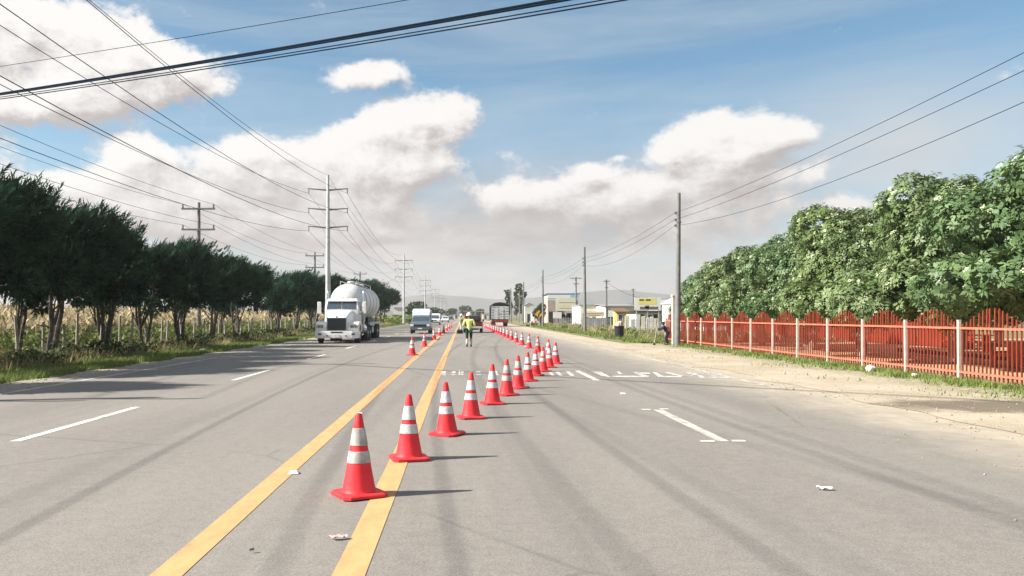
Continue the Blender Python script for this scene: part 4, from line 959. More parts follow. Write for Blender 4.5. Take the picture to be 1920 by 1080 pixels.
def hatch(label, x, y, pm):
    t = thing('passenger_car', label, 'car', (x, y, 0)); k = .84
    def part(n, b, m, p=t, **kw): return b.build(n, m, p, **kw)
    part('body', MB().prism([(0,.3),(-.04,.55),(.1,.75),(1.0,.9),(3.9,.92),(4.1,.8),(4.1,.3)], 'x', -k, k), pm, bevel=.05)
    part('cabin', MB().loft([[(-.78,.95,.9),(.78,.95,.9),(.78,3.7,.91),(-.78,3.7,.91)],[(-.6,1.6,1.42),(.6,1.6,1.42),(.6,3.3,1.42),(-.6,3.3,1.42)]]), pm, bevel=.04)
    part('windshield', MB().loft([[(-.68,.99,.95),(.68,.99,.95),(.54,1.5,1.36),(-.54,1.5,1.36)],[(-.68,1.05,.95),(.68,1.05,.95),(.54,1.56,1.36),(-.54,1.56,1.36)]]), M_GLASS); part('bumper', MB().bbox(-k,k,-.07,.04,.28,.48), M_BLK)
    for s in (-1, 1):
        part('headlight', MB().box((s*.64,.0,.62),(.26,.07,.14)), M_LAMP); 
        for v in (.8, 3.3): wheel(t, s*.76, v, .3, .18)
hatch('small white car behind the white van, near the left cone line', X_at(834.5, 190), 190, M_WHT_P)
hatch('far small dark car coming up the inner left lane', X_at(846, 290), 290, M_GREY_P)

def stake_truck():
    t = thing('stake_truck', 'stake sided truck with a black tarp seen from behind in the right lane', 'truck', (5.45, 118, 0)); k = 1.28
    def part(n, b, m, p=t, **kw): return b.build(n, m, p, **kw)
    mg = mat('pale_grey_paint', (.50,.50,.49), .5, var=.08, scale=2)
    part('bed_floor', MB().bbox(-k,k,0,6.2,.95,1.08), M_BLK); part('tail_beam', MB().bbox(-k,k,-.08,-.002,.62,.95), mat('dull_red_paint', (.22,.02,.02), .5))
    for x0 in (-k, -.42, .42, k-.09): part('stake', MB().bbox(x0,x0+.09,-.06,.0,1.085,3.0), mg)
    for z in (1.1,1.5,1.9,2.3,2.7): part('slat', MB().bbox(-k+.1,k-.1,.0025,.03,z,z+.26), mg)
    for s in (-1, 1):
        sp = MB()
        for z in (1.1,1.5,1.9,2.3,2.7): sp.bbox(s*(k-.03),s*k,.04,6.1,z,z+.26)
        for v in range(7): sp.bbox(s*(k+.002),s*(k+.05),.05+v,.14+v,1.0,3.0)
        part('side_rack', sp, M_BLK)
    part('tarp', MB().prism([(-k-.05,2.75),(-k-.05,3.15),(-.7,3.52),(0,3.6),(.7,3.52),(k+.05,3.15),(k+.05,2.75),(k+.03,2.75),(k-.02,3.08),(0,3.5),(-k+.02,3.08),(-k-.03,2.75)], 'y', -.1, 6.2), M_BLK)
    part('tarp_front', MB().prism([(-k+.05,3.005),(-.7,3.42),(0,3.48),(.7,3.42),(k-.05,3.005)], 'y', .04, .06), M_BLK)
    part('cab', MB().prism([(6.5,.7),(6.5,2.5),(8.0,2.5),(8.35,1.6),(8.4,.7)], 'x', -1.1, 1.1), M_WHT_P, bevel=.05)
    part('chassis', MB().bbox(-.45,.45,.2,8.2,.6,.94), M_BLK)
    for s in (-1, 1):
        part('tail_light', MB().bbox(s*.95,s*1.15,-.1,-.081,.72,.85), M_REDL); wheel(t, s*.9, 1.6, .48, .24, True); wheel(t, s*.98, 7.4, .48, .26)
        part('mud_flap', MB().bbox(s*.6,s*1.2,.9,.92,.2,.75), M_BLK)
stake_truck()

# ---------------------------------------------------------------- people
M_SKIN = mat('brown_skin', (.20,.105,.065), .6, var=.08)
M_HIVIS = mat('hi_vis_yellow', (.68,.74,.25), .7, var=.1, scale=8)
M_TROU = mat('dark_green_trousers', (.012,.05,.022), .85, var=.2)
M_NAVY = mat('navy_cloth', (.018,.02,.055), .85, var=.25)
M_HELM = mat('white_helmet', (.75,.75,.72), .35, var=.03)
M_BOOT = mat('black_boot', (.02,.018,.016), .6)
M_LEGG = mat('pale_grey_cloth', (.50,.49,.46), .8)
M_OLIVE = mat('olive_yellow_cloth', (.25,.27,.05), .8, var=.2)
M_WSH = mat('white_cotton', (.66,.66,.68), .8, var=.06)
def skin_obj(name, nodes, m, parent, sub=1):
    """nodes: list of (xyz, radius, index of the node it grows from or None)"""
    me = bpy.data.meshes.new(name); me.from_pydata([n[0] for n in nodes], [(n[2], i) for i, n in enumerate(nodes) if n[2] is not None], []); me.materials.append(m)
    o = link(name, me, parent); md = o.modifiers.new('skin', 'SKIN'); md.use_smooth_shade = True; md.branch_smoothing = .4
    for i, n in enumerate(nodes):
        sv = me.skin_vertices[0].data[i]; sv.radius = (n[1], n[1]) if not isinstance(n[1], tuple) else n[1]; sv.use_root = i == 0
    ms = o.modifiers.new('subd', 'SUBSURF'); ms.levels = ms.render_levels = sub
    return o
def person(label, loc, rz, J, top, legs, feet, helmet=None, hair=True, long=.0, leggings=None, bag=None):
    """J: joint positions, local frame with the person facing +y"""
    t = thing('person', label, 'person', loc, rz)
    V = {k: Vector(v) for k, v in J.items()}
    N = []; ix = {}
    def add(k, p, r, par): ix[k] = len(N); N.append((tuple(p), r, ix[par] if par is not None else None))
    add('pelvis', V['pelvis'], .115, None); add('waist', V['pelvis'].lerp(V['chest'], .45), .105, 'pelvis'); add('chest', V['chest'], .125, 'waist')
    nd = (V['head']-V['chest']).normalized()
    add('neck', V['chest'].lerp(V['head'], .52), .055, 'chest'); add('jaw', V['head']-nd*.065, .07, 'neck'); add('head', V['head'], .092, 'jaw'); add('crown', V['head']+nd*.095, .07, 'head')
    for s in 'lr':
        add('sh'+s, V['sh'+s], .062, 'chest'); add('el'+s, V['el'+s], .043, 'sh'+s); add('wr'+s, V['wr'+s], .029, 'el'+s)
        d = (V['wr'+s]-V['el'+s]).normalized(); sd = Vector((0,1,0)).cross(d); sd = sd.normalized() if sd.length > .1 else Vector((1,0,0)); fw = d.cross(sd)
        palm = V['wr'+s]+d*.075; add('pa'+s, palm, (.036,.02), 'wr'+s)
        for q, (off, ln) in enumerate([(-.03,.062),(-.01,.076),(.011,.07),(.031,.055)]):
            a = palm+fw*off+d*.035; add(f'f{q}{s}', a, .011, 'pa'+s); add(f'g{q}{s}', a+d*ln*.5+sd*.012, .009, f'f{q}{s}'); add(f'h{q}{s}', a+d*ln*.85+sd*.035, .008, f'g{q}{s}')
        a = V['wr'+s]+d*.03+fw*-.045; add('t0'+s, a, .012, 'wr'+s); add('t1'+s, a+d*.045-fw*.015, .009, 't0'+s)
        add('hp'+s, V['hp'+s], .09, 'pelvis'); add('kn'+s, V['kn'+s], .056, 'hp'+s); add('an'+s, V['an'+s], .038, 'kn'+s); add('to'+s, V['to'+s], .032, 'an'+s)
    skin_obj('body', N, M_SKIN, t)
    fd = Vector((0,1,0)); nose = MB(); up = nd
    h = V['head']
    nose.loft([[h+fd*.085+Vector((-.014,0,-.02)),h+fd*.085+Vector((.014,0,-.02)),h+fd*.09+Vector((0,0,.025))],[h+fd*.118+Vector((-.008,0,-.02)),h+fd*.118+Vector((.008,0,-.02)),h+fd*.098+Vector((0,0,.02))]])
    nose.build('nose', M_SKIN, t)
    for s in (-1, 1):
        MB().lathe([(.004,-.008),(.012,0),(.004,.008)], h+Vector((s*.033,.088,.012)), 'y', 8).build('eye', M_BLK, t); MB().box(h+Vector((s*.094,.0,-.005)), (.02,.035,.06)).build('ear', M_SKIN, t, bevel=.008)
    MB().box(h+Vector((0,.083,-.05)), (.045,.012,.012)).build('mouth', mat('lips', (.16,.06,.05), .6), t)
    # jacket
    c = [(tuple(V['pelvis']-Vector((0,0,long))), .165 if long else .14, None), (tuple(V['pelvis'].lerp(V['chest'], .5)), .15, 0), (tuple(V['chest']), .155, 1), (tuple(V['chest'].lerp(V['head'], .3)), .09, 2)]
    for s in 'lr':
        i = len(c); c += [(tuple(V['sh'+s]), .082, 2), (tuple(V['el'+s]), .065, i), (tuple(V['el'+s].lerp(V['wr'+s], .93)), .052, i+1)]
    skin_obj('jacket', c, top, t)
    c = [(tuple(V['pelvis']), .135, None)]
    for s in 'lr':
        i = len(c); e = .15 if leggings else .93
        c += [(tuple(V['hp'+s]), .105, 0), (tuple(V['kn'+s]), .075, i), (tuple(V['kn'+s].lerp(V['an'+s], e)), .066, i+1)]
        if leggings: skin_obj('gaiter', [(tuple(V['kn'+s].lerp(V['an'+s], .2)), .07, None), (tuple(V['kn'+s].lerp(V['an'+s], .85)), .062, 0)], leggings, t)
        a, b_ = V['an'+s], V['to'+s]; d = (b_-a); d.z = 0; d = d.normalized() if d.length > .01 else Vector((0,1,0))
        skin_obj('boot', [(tuple(a+Vector((0,0,.06))), .055, None), (tuple(a+Vector((0,0,-.035))-d*.02), .05, 0), (tuple(a+d*.10+Vector((0,0,-.045))), .046, 1), (tuple(a+d*.17+Vector((0,0,-.05))), .036, 2)], feet, t)
    skin_obj('trousers', c, legs, t)
    if helmet:
        hm = MB(); hm.lathe([(.135,-.0),(.128,.03),(.118,.08),(.085,.125),(.04,.145),(.01,.148)], h+Vector((0,0,.03)), n=20); hm.lathe([(.12,-.012),(.155,-.01),(.155,.0),(.13,.006)], h+Vector((0,.015,.032)), n=20); hm.build('helmet', helmet, t, smooth=True)
    elif hair:
        MB().lathe([(.103,-.04),(.108,.03),(.09,.09),(.05,.125),(.01,.132)], h+Vector((0,-.014,.012)), n=16).build('hair', M_BLK, t, smooth=True)
    return t
stand = dict(pelvis=(0,0,.93), chest=(0,.0,1.32), head=(0,.03,1.60), shl=(-.19,0,1.40), shr=(.19,0,1.40), ell=(-.27,-.02,1.13), elr=(.27,-.02,1.13), wrl=(-.28,.1,.90), wrr=(.28,.1,.90),
             hpl=(-.10,0,.88), hpr=(.10,0,.88), knl=(-.11,.02,.49), knr=(.11,.02,.49), anl=(-.12,-.02,.09), anr=(.12,-.02,.09), tol=(-.13,.12,.035), tor=(.13,.12,.035))
walk = dict(stand, knl=(-.10,.06,.49), anl=(-.11,-.16,.10), tol=(-.11,-.02,.04), knr=(.11,.1,.50), anr=(.11,.1,.09), tor=(.11,.24,.035), wrl=(-.24,.2,1.06), wrr=(.24,.2,1.06), ell=(-.29,-.06,1.14), elr=(.29,-.06,1.14), head=(0,.05,1.59))
person('worker in a long hi-vis yellow jacket and white helmet walking away between the cones', (.31, 40.7, 0), R(4), walk, M_HIVIS, M_TROU, M_BOOT, M_HELM, long=.17, leggings=M_LEGG)
tk = dict(stand, elr=(.3,.12,1.2), wrr=(.22,.36,1.3))
w2 = person('road worker in a white helmet and olive jacket standing beside the maroon pickup', (-.18, 72.5, 0), R(-75), tk, M_OLIVE, M_LEGG, M_BOOT, M_HELM)
t = thing('tool_bag', 'black tool bag on the road at the feet of the worker beside the maroon pickup', 'bag', (-.28, 71.6, .0), .3); MB().loft([[(-.25,-.13,.005),(.25,-.13,.005),(.25,.13,.005),(-.25,.13,.005)],[(-.28,-.15,.2),(.28,-.15,.2),(.28,.15,.2),(-.28,.15,.2)],[(-.22,-.03,.38),(.22,-.03,.38),(.22,.03,.38),(-.22,.03,.38)]]).build('bag_body', M_BLK, t, bevel=.03); MB().tube([(-.12,0,.36),(-.1,0,.5),(.1,0,.5),(.12,0,.36)], .015, 6).build('handle', M_BLK, t)
bend = dict(pelvis=(0,-.04,.80), chest=(0,.10,1.10), head=(0,.2,1.32), shl=(-.17,.11,1.17), shr=(.17,.11,1.17), ell=(-.2,.28,.98), elr=(.2,.32,1.02), wrl=(-.08,.5,.92), wrr=(.1,.52,1.0),
            hpl=(-.10,-.1,.74), hpr=(.10,-.1,.74), knl=(-.12,.06,.44), knr=(.12,-.02,.44), anl=(-.13,-.06,.09), anr=(.14,-.16,.09), tol=(-.13,.1,.035), tor=(.14,0,.035))
pt = person('short person in dark navy clothes leaning forward beside the gate post', (X_at(1249, 43.4), 43.4, .0), R(78), bend, M_NAVY, M_NAVY, M_BOOT); pt.scale = (.88,.88,.88)
bx = X_at(1249, 43.4)
t = thing('broom', 'pale long handled broom held by the person in navy clothes', 'broom', (bx, 43.4, 0)); MB().tube([(-.44,.05,1.18),(-.53,.07,.72),(-.62,.1,.10)], .016, 7).build('broom_handle', mat('pale_stick', (.5,.45,.36), .8), t)
MB().loft([[(-.68,.0,.012),(-.56,.0,.012),(-.56,.22,.012),(-.68,.22,.012)],[(-.65,.06,.13),(-.59,.06,.13),(-.59,.16,.13),(-.65,.16,.13)]]).build('bristles', M_BLK, t)
person('person in a white shirt standing in the park behind the red fence', (X_at(1469, 44.5), 44.5, .014), R(160), stand, M_WSH, M_NAVY, M_BOOT)
# ---------------------------------------------------------------- roadside buildings, signs, bin, litter
M_WW = mat('whitewash', (.56,.54,.50), .9, scale=.9, col2=(.68,.66,.62), det=7)
M_CRM = mat('cream_render', (.62,.57,.42), .9, scale=.9, col2=(.72,.68,.54))
M_YELB = mat('yellow_print', (.70,.58,.10), .6, scale=.9, col2=(.75,.68,.32))
M_BLU = mat('blue_roof', (.10,.20,.34), .6, scale=1.2)
M_GRR = mat('grey_tin_roof', (.20,.20,.21), .6, scale=2, col2=(.32,.32,.32))
M_DRK = mat('dark_opening', (.03,.03,.035), .8)
M_BRICK = mat('pinkish_render', (.36,.27,.23), .9, scale=1.5, col2=(.48,.39,.34))
M_PRINT = mat('dull_print', (.30,.27,.20), .7)
M_SIGNW = mat('white_sign', (.72,.71,.68), .5, var=.04)
def building(label, px0, px1, ytop, Y, depth, wm, rm, roof='flat', openings=(), cat='building', name='roadside_building', over=.25, group='roadside buildings beyond the red fence'):
    x0, x1, h = X_at(px0, Y), X_at(px1, Y), Z_at(ytop, Y); w = x1-x0
    t = thing(name, label, cat, ((x0+x1)/2, Y, 0), 0, group); k = w/2
    hw = h-(.18 if roof != 'gable' else w*.28)
    MB().bbox(-k,k,0,depth,-.1,hw).build('wall', wm, t)
    if roof == 'flat': MB().bbox(-k-over,k+over,-over,depth+over,hw+.003,h).build('roof', rm, t)
    elif roof == 'shed': MB().loft([[(-k-over,-over*2,hw-.1),(k+over,-over*2,hw-.1),(k+over,-over*2,hw),(-k-over,-over*2,hw)],[(-k-over,depth+over,hw+.3),(k+over,depth+over,hw+.3),(k+over,depth+over,hw+.4),(-k-over,depth+over,hw+.4)]]).build('roof', rm, t)
    else:
        MB().prism([(-k,hw+.002),(k,hw+.002),(0,h-.06)], 'y', .0, depth).build('gable', wm, t)
        MB().prism([(-k-over,hw-.06),(0,h-.05),(k+over,hw-.06),(k+over,hw+.04),(0,h+.06),(-k-over,hw+.04)], 'y', -over, depth+over).build('roof', rm, t)
    for (a, b_, z0, z1, kind) in openings:
        xa, xb = -k+w*a, -k+w*b_
        o = MB().bbox(xa,xb,-.02,-.003,z0,z1).build(kind, M_DRK if kind != 'window' else M_GLASS, t)
        fr = MB(); q = .06
        fr.bbox(xa-q,xa,-.05,-.001,z0,z1).bbox(xb,xb+q,-.05,-.001,z0,z1).bbox(xa-q,xb+q,-.05,-.001,z1+.001,z1+q); fr.build('frame', M_WOOD if kind == 'door' else M_SIGNW, o)
        if kind == 'shutter_door': pass
    return t
building('small white gable end house beyond the tall slender trees', 984, 1000, 568, 188, 7, M_WW, M_GRR, 'gable', [(.3,.6,.0,2.,'door')], over=.15)
building('hall with a blue fascia and white upper wall behind the cream billboard', 1027, 1084, 550, 152, 10, M_BRICK, M_BLU, 'flat', [(.04,.22,0,2.4,'door'),(.3,.5,0,2.6,'door'),(.6,.8,.9,2.2,'window')], over=.3)
t = thing('fascia_sign', 'long white and blue board across the top of the hall', 'sign', (X_at(1055,151.6), 151.55, Z_at(563,151.55))); b = X_at(1083,151.6)-X_at(1055,151.6)
MB().bbox(-b,b,-.05,.12,0,1.05).build('board', M_SIGNW, t); MB().bbox(-b,b*.0,-.056,-.051,.2,.35).build('printed_band', M_BLU, t); MB().bbox(b*.5,b,-.056,-.051,.5,1.0).build('printed_band', mat('light_blue_print', (.25,.5,.65), .6), t)
def board_sign(name, label, px0, px1, y0, y1, Y, m, legs=2, prints=(), cat='sign', thick=.08):
    x0, x1, zt, zb = X_at(px0,Y), X_at(px1,Y), Z_at(y0,Y), Z_at(y1,Y); k = (x1-x0)/2
    t = thing(name, label, cat, ((x0+x1)/2, Y, 0)); MB().bbox(-k,k,0,thick,zb,zt).build('board', m, t)
    for q in range(legs):
        x = 0 if legs == 1 else -k*.85+1.7*k*q/(legs-1); MB().bbox(x-.05,x+.05,thick+.003,thick+.1,-.1,zt-.1 if legs > 1 else zb+.4).build('post', M_STEEL if legs > 1 else M_SIGNW, t)
    for (a, b_, c, d, pm_) in prints: MB().bbox(-k+2*k*a,-k+2*k*b_,-.006,-.002,zb+(zt-zb)*c,zb+(zt-zb)*d).build('printed_band', pm_, t)
    return t
board_sign('billboard', 'big cream billboard standing before the blue hall', 1042, 1081, 559, 583, 142, M_CRM, 3, [(.15,.95,.62,.68,M_PRINT),(.1,.7,.4,.45,M_YELB),(.2,.95,.18,.23,M_PRINT)], 'billboard')
board_sign('notice_board', 'small blank white board on a white post before the tyre display', 1037, 1053, 585, 597, 134, M_SIGNW, 1, [])
board_sign('notice_board', 'small white board left of the yellow kiosk', 1141, 1150, 582, 594, 96, M_SIGNW, 1, [])
board_sign('shop_sign', 'wide pale board with faded lettering bands over the grey gate', 1098, 1133, 584, 594, 108, M_CRM, 3, [(.06,.94,.52,.68,M_PRINT),(.12,.8,.22,.36,M_SALM)])
board_sign('billboard', 'yellow and white billboard over the dark shop roof', 1190, 1239, 558, 581, 97, M_SIGNW, 3, [(.14,.84,.42,.95,M_YELB),(.18,.36,.74,.86,M_PRINT),(.42,.62,.74,.86,M_PRINT),(.2,.9,.03,.26,mat('brown_print', (.16,.12,.09), .7)),(.4,.55,.1,.36,mat('brown_print', (.16,.12,.09)))], 'billboard')
# tyre display
t = thing('tyre_rack', 'low grey rack wall behind the hanging black tyres', 'rack', (X_at(1066,139.5), 139.5, 0)); k = 1.6; MB().bbox(-k,k,0,.15,-.1,1.6).build('panel', mat('grey_render', (.27,.25,.23), .9, scale=2), t)
for q, (px, sz, lab) in enumerate([(1056,.42,'black tyre hung at the left of the rack below the cream billboard'),(1066.5,.5,'largest black tyre hung in the middle of the rack below the cream billboard'),(1077,.38,'black tyre hung at the right of the rack below the cream billboard')]):
    o = MB().lathe([(sz*.55,-.1),(sz*.9,-.12),(sz,-.07),(sz,.07),(sz*.9,.12),(sz*.55,.1),(sz*.55,-.1)], (0,0,0), 'y', 20).build('tyre', M_TYRE, None, smooth=True, loc=(X_at(px,139.3), 139.34, Z_at(592,139.3))); tag(o, lab, 'tyre', 'tyres hung on the rack')
building('low white building with a dark blue window strip behind the wide pale board', 1088, 1137, 571, 120, 9, M_WW, M_GRR, 'flat', [(.68,.98,2.5,3.0,'window'),(.1,.3,0,2.,'door'),(.45,.6,.9,1.9,'window')], over=.12)
t = thing('metal_gate', 'grey sheet gate below the wide pale board', 'gate', (X_at(1116,108.6), 108.6, 0)); k = 1.45
for q in range(4): MB().bbox(-k+.725*q+.01,-k+.725*(q+1)-.01,0,.05,.05,1.32).build('gate_panel', M_GRR, t)
building('long low building with a grey roof left of the yellow billboard', 1136, 1192, 571, 112, 8, M_CRM, M_GRR, 'shed', [(.1,.25,0,2,'door'),(.4,.55,.9,1.9,'window'),(.7,.85,.9,1.9,'window')])
building('shop with a dark overhanging roof under the yellow billboard', 1193, 1250, 583, 98.5, 6, M_WW, M_BLK, 'flat', [(.08,.24,0,1.75,'door'),(.34,.5,.7,1.7,'window'),(.58,.72,0,1.75,'door'),(.8,.93,.7,1.7,'window')], over=.35)
building('grey roofed house between the yellow billboard and the gate post', 1238, 1266, 562, 112, 7, M_GRR, M_GRR, 'gable', [(.3,.6,.9,1.9,'window')])
building('white gabled house glimpsed under the trees past the red fence', 1277, 1318, 556, 84, 8, M_WW, M_SIGNW, 'gable', [(.4,.6,0,2.,'door'),(.7,.85,1,1.9,'window')], over=.15)
building('long white house behind the park, seen through the pickets', 1322, 1436, 583, 80, 7, M_WW, M_WW, 'flat', [(.1,.2,.9,1.8,'window'),(.4,.5,0,1.9,'door'),(.7,.82,.9,1.8,'window')], over=.2)
building('yellow kiosk with a brown roof above the black bin', 1156, 1174, 581, 86, 2, mat('yellow_render', (.58,.42,.14), .9), mat('brown_roof', (.16,.10,.06), .9), 'shed', [(.2,.6,1.,1.7,'window')])
building('small white shed across the road past the last cypress', 738, 754, 575, 190, 5, M_WW, M_WW, 'flat', [(.3,.7,0,1.8,'door')], group='far sheds')
for i, (px0, px1, yt, Y, wm_, lab) in enumerate([(1000,1026,585,170,M_WW,'small pale store behind the yellow warning sign'),(905,916,588,380,M_WW,'far pale building left of the stake truck'),(850,862,589,430,M_WW,'far pale building at the end of the left lanes'),(880,898,588,460,M_GRR,'far grey building above the maroon pickup')]):
    building(lab, px0, px1, yt, Y, 6, wm_, M_GRR, 'flat', [(.3,.6,0,1.8,'door')], group='far sheds')
# whitewashed wall made of separate tall panels, in front of the shop
t = thing('garden_wall', 'broken whitewashed wall of tall uneven panels before the dark roofed shop', 'wall', (X_at(1172,82), 82, 0))
x = 0
for i in range(7):
    w = rnd.uniform(.32,.5); h = rnd.uniform(1.25,1.75); MB().bbox(x,x+w,0,.12,-.1,h).build('wall_panel', M_WW if i % 3 else M_CRM, t, bevel=.02); x += w+rnd.uniform(.03,.16)
# chain-link style lot fence of posts and strands
lf = thing('lot_fence', 'grey post and wire fence around the lot before the buildings', 'fence', (13.4, 48, 0)); pmesh = MB().bbox(-.035,.035,-.035,.035,-.1,1.35).mesh('post', mat('grey_post', (.30,.29,.27), .8))
for k in range(30): link('post', pmesh, lf, (rnd.uniform(-.03,.03)+.02*k, 2.6*k, rnd.uniform(-.08,.03)), (rnd.uniform(-.03,.03), rnd.uniform(-.03,.03), 0))
for z in (.2,.4,.6,.8,1.0,1.2): MB().tube([(0,0,z),(.3,38,z+.02),(.6,75.4,z)], .008, 4).build('strand', M_WIRE, lf)
# yellow diamond warning sign with a black bend arrow
Y = 118; sx, sz = X_at(1010.5,Y), Z_at(589,Y); t = thing('warning_sign', 'yellow diamond warning sign with a black arrow on the right verge', 'road sign', (sx, Y, 0)); h = .60
MB().prism([(0,sz-h),(h,sz),(0,sz+h),(-h,sz)], 'y', 0, .03).build('sign_plate', mat('sign_yellow', (.68,.36,.02), .5, var=.05), t)
MB().prism([(-.12,sz-.42),(.04,sz-.42),(.04,sz-.05),(.22,sz+.12),(.32,sz+.02),(.36,sz+.38),(.02,sz+.32),(.12,sz+.22),(-.12,sz+.0)], 'y', -.008, -.003).build('bend_arrow', M_BLK, t); MB().bbox(-.04,.04,.033,.1,-.1,sz+.6).build('post', M_STEEL, t)
# striped barrier
Y = 112; t = thing('road_barrier', 'small red and white striped barrier at the verge below the yellow sign', 'barrier', (X_at(1003,Y), Y, 0))
for q in range(6): MB().bbox(-.75+.25*q,-.75+.25*q+.248,0,.03,.62,.85).build('stripe_board', M_CONE if q % 2 else M_SIGNW, t)
for s in (-1, 1): MB().tube([(s*.6,-.2,0),(s*.6,.05,.9)], .025, 6).tube([(s*.6,.3,0),(s*.6,.06,.9)], .025, 6).build('leg', M_STEEL, t)
# bin
Y = 55.6; t = thing('rubbish_bin', 'black plastic rubbish bin on the grass verge', 'bin', (X_at(1161,Y), Y, .02)); n = 24
MB().lathe([(.27,0),(.28,.01),(.34,.80),(.345,.82)], n=n).build('bin_body', mat('black_bin_plastic', (.02,.022,.03), .5), t, smooth=True); MB().lathe([(.335,.8),(.375,.80),(.375,.86),(.33,.87),(.31,.82)], n=n).build('rim', MATS['black_bin_plastic'], t, smooth=True)
o = MB(); 
for q in range(6):
    a = q*1.05; o.lathe([(.02,.78),(.14,.83),(.17,.95),(.10,1.1),(.02,1.13)], (.12*math.cos(a),.12*math.sin(a),rnd.uniform(-.05,.1)), n=8)
tag(o.build('rubbish_sack', mat('pink_sack', (.56,.38,.32), .7, scale=6), None, smooth=True, loc=(X_at(1161,Y), Y, .02)), 'crumpled pinkish sacks spilling out of the black bin', 'sack')
# loose gravel along the broken edge of the shoulder
def gravel(label, xs, ys, smin, smax, z, m, seed):
    g = np.random.default_rng(seed); n = len(xs); P = np.stack([xs, ys, np.full(n, z)], 1); s = smin+(smax-smin)*g.random(n)**3
    base = np.array([(1,0,0),(0,1,0),(-1,0,0),(0,-1,0),(0,0,.9),(0,0,-.3)], float); a = g.random(n)*6.28; ca, sa = np.cos(a), np.sin(a)
    B = base[None]*(.7+.6*g.random((n,6,1))); V = np.stack([B[:,:,0]*ca[:,None]-B[:,:,1]*sa[:,None], B[:,:,0]*sa[:,None]+B[:,:,1]*ca[:,None], B[:,:,2]], 2)*s[:,None,None]+P[:,None]
    f = np.array([(0,1,4),(1,2,4),(2,3,4),(3,0,4),(1,0,5),(2,1,5),(3,2,5),(0,3,5)]); Fc = (f[None]+6*np.arange(n)[:,None,None]).reshape(-1, 3)
    stuff(link('gravel', mesh_np('gravel', V.reshape(-1,3), Fc, [m])), label, 'gravel')
g = np.random.default_rng(77); n = 2600; ys = 5+40*g.random(n)**1.5; xs = 7.2+4.6*g.random(n)**1.3+.3*np.sin(ys)
gravel('loose gravel scattered over the dirt shoulder', xs, ys, .006, .028, .010, mat('pebble', (.22,.18,.13), .95, scale=3, col2=(.44,.375,.295)), 78)
n = 700; ys = 4.5+26*g.random(n)**1.4; xs = 3.5+4*g.random(n)**.4
gravel('fine gravel thrown onto the right edge of the asphalt', xs, ys, .004, .018, .003, MATS['pebble'], 79)
n = 1300; ys = 8+40*g.random(n)**1.4; xs = -10.6+1.0*g.random(n)**1.6
gravel('fine gravel along the left edge of the asphalt', xs, ys, .006, .03, .003, MATS['pebble'], 80)
n = 1600; ys = 12+30*g.random(n)**1.3; xs = 8.6+2.9*g.random(n)**.5; k_ = np.sin(xs*2.1+ys*.7)+np.sin(ys*1.3) > .55; xs, ys = xs[k_], ys[k_]; n = len(xs)
stuff(blades('weeds', xs, ys, .03+.08*g.random(n), .012+.006*ys/20, M_GR, 81, z=.008), 'thin weeds sprouting from the dirt shoulder', 'weeds')
# white stone, litter and road studs
def lump(name, label, cat, x, y, s, m, seed, z=.02, flat=1.):
    g = np.random.default_rng(seed); bm = bmesh.new(); bmesh.ops.create_icosphere(bm, subdivisions=2, radius=1)
    for v in bm.verts: v.co = Vector((v.co.x*s*1.2, v.co.y*s, v.co.z*s*flat))*(1+.22*math.sin(v.co.x*3+seed)*math.cos(v.co.y*4+seed)+g.normal()*.05)
    me = bpy.data.meshes.new(name); bm.to_mesh(me); bm.free(); me.materials.append(m); tag(link(name, me, None, (x, y, z+s*flat*.55), (0,0,seed)), label, cat)
M_STONE = mat('white_stone', (.60,.57,.52), .9, scale=9, col2=(.72,.69,.64), bump=.3)
lump('stone', 'white painted stone in the grass at the foot of the red fence', 'stone', *G(1632,697), .15, M_STONE, 4, .02, .7)
lump('stone', 'small pale stone in the grass near the second fence post', 'stone', *G(1715,708), .09, M_STONE, 5, .02, .7)
lump('stone', 'white stone in the left verge grass below the cypresses', 'stone', -11.6, 35.6, .12, M_STONE, 6, .02, .7)
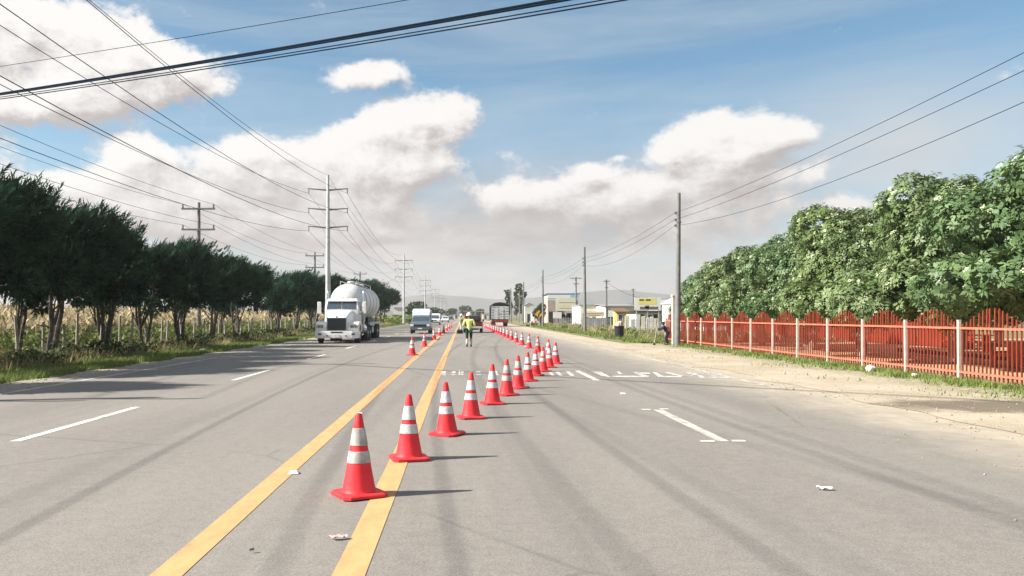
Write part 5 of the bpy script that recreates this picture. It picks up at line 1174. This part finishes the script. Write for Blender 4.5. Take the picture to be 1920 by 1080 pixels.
def scrap(label, x, y, rz, L, W, m, seed):
    r = random.Random(seed); V = []; nx, ny = 7, 4
    for i in range(nx):
        for j in range(ny): V.append(((i/(nx-1)-.5)*L, (j/(ny-1)-.5)*W+.2*W*math.sin(i*1.3+seed), .004+abs(math.sin(i*1.1+j*2+seed))*.022+r.uniform(0,.008)))
    f = np.array([(i*ny+j, (i+1)*ny+j, (i+1)*ny+j+1, i*ny+j+1) for i in range(nx-1) for j in range(ny-1)])
    tag(link('litter', mesh_np('litter', V, f, [m]), None, (x, y, .004), (0,0,rz)), label, 'litter')
M_PAP = mat('white_paper', (.72,.71,.68), .8, var=.06); M_PAPR = mat('reddish_wrapper', (.45,.16,.16), .6, scale=30, col2=(.75,.7,.66))
scrap('crumpled white paper scrap lying alone in the right lane', *G(1546,919), -.35, .14, .055, M_PAP, 1)
scrap('reddish white wrapper between the yellow lines at the bottom of the picture', *G(634,1012), .12, .13, .045, M_PAPR, 2)
scrap('tiny dark wrapper left of the reddish one near the picture bottom', *G(472,1037), .2, .03, .02, mat('dark_wrapper', (.05,.04,.04), .7), 3)
def stud(label, px, py):
    t = thing('road_stud', label, 'road stud', (*G(px,py), .0065), 0, 'road studs'); MB().loft([[(-.055,-.05,0),(.055,-.05,0),(.055,.05,0),(-.055,.05,0)],[(-.035,-.025,.02),(.035,-.025,.02),(.035,.025,.02),(-.035,.025,.02)]]).build('stud_body', M_SIGNW, t)
for lab, px, py in [('white road stud just right of the left yellow line, in line with the nearest cone', 551, 888), ('white road stud right behind the tip of the nearest cone', 674, 776), ('white road stud alone ahead of the right lane dash', 1168, 739)]: stud(lab, px, py)

# ---------------------------------------------------------------- air
def haze():
    b = MB(); b.bbox(-4300,4900,-150,3600,-7.2,122); o = b.build('haze', [])
    mt = bpy.data.materials.new('thin_air'); mt.use_nodes = True; nt = mt.node_tree; nt.nodes.clear(); v = nt.nodes.new('ShaderNodeVolumePrincipled')
    v.inputs['Color'].default_value = (.93,.90,.89,1); v.inputs['Density'].default_value = HAZE; v.inputs['Anisotropy'].default_value = .2
    out = nt.nodes.new('ShaderNodeOutputMaterial'); nt.links.new(v.outputs[0], out.inputs['Volume']); o.data.materials.clear(); o.data.materials.append(mt); o['kind'] = 'stuff'
HAZE = .00030
if HAZE: haze()
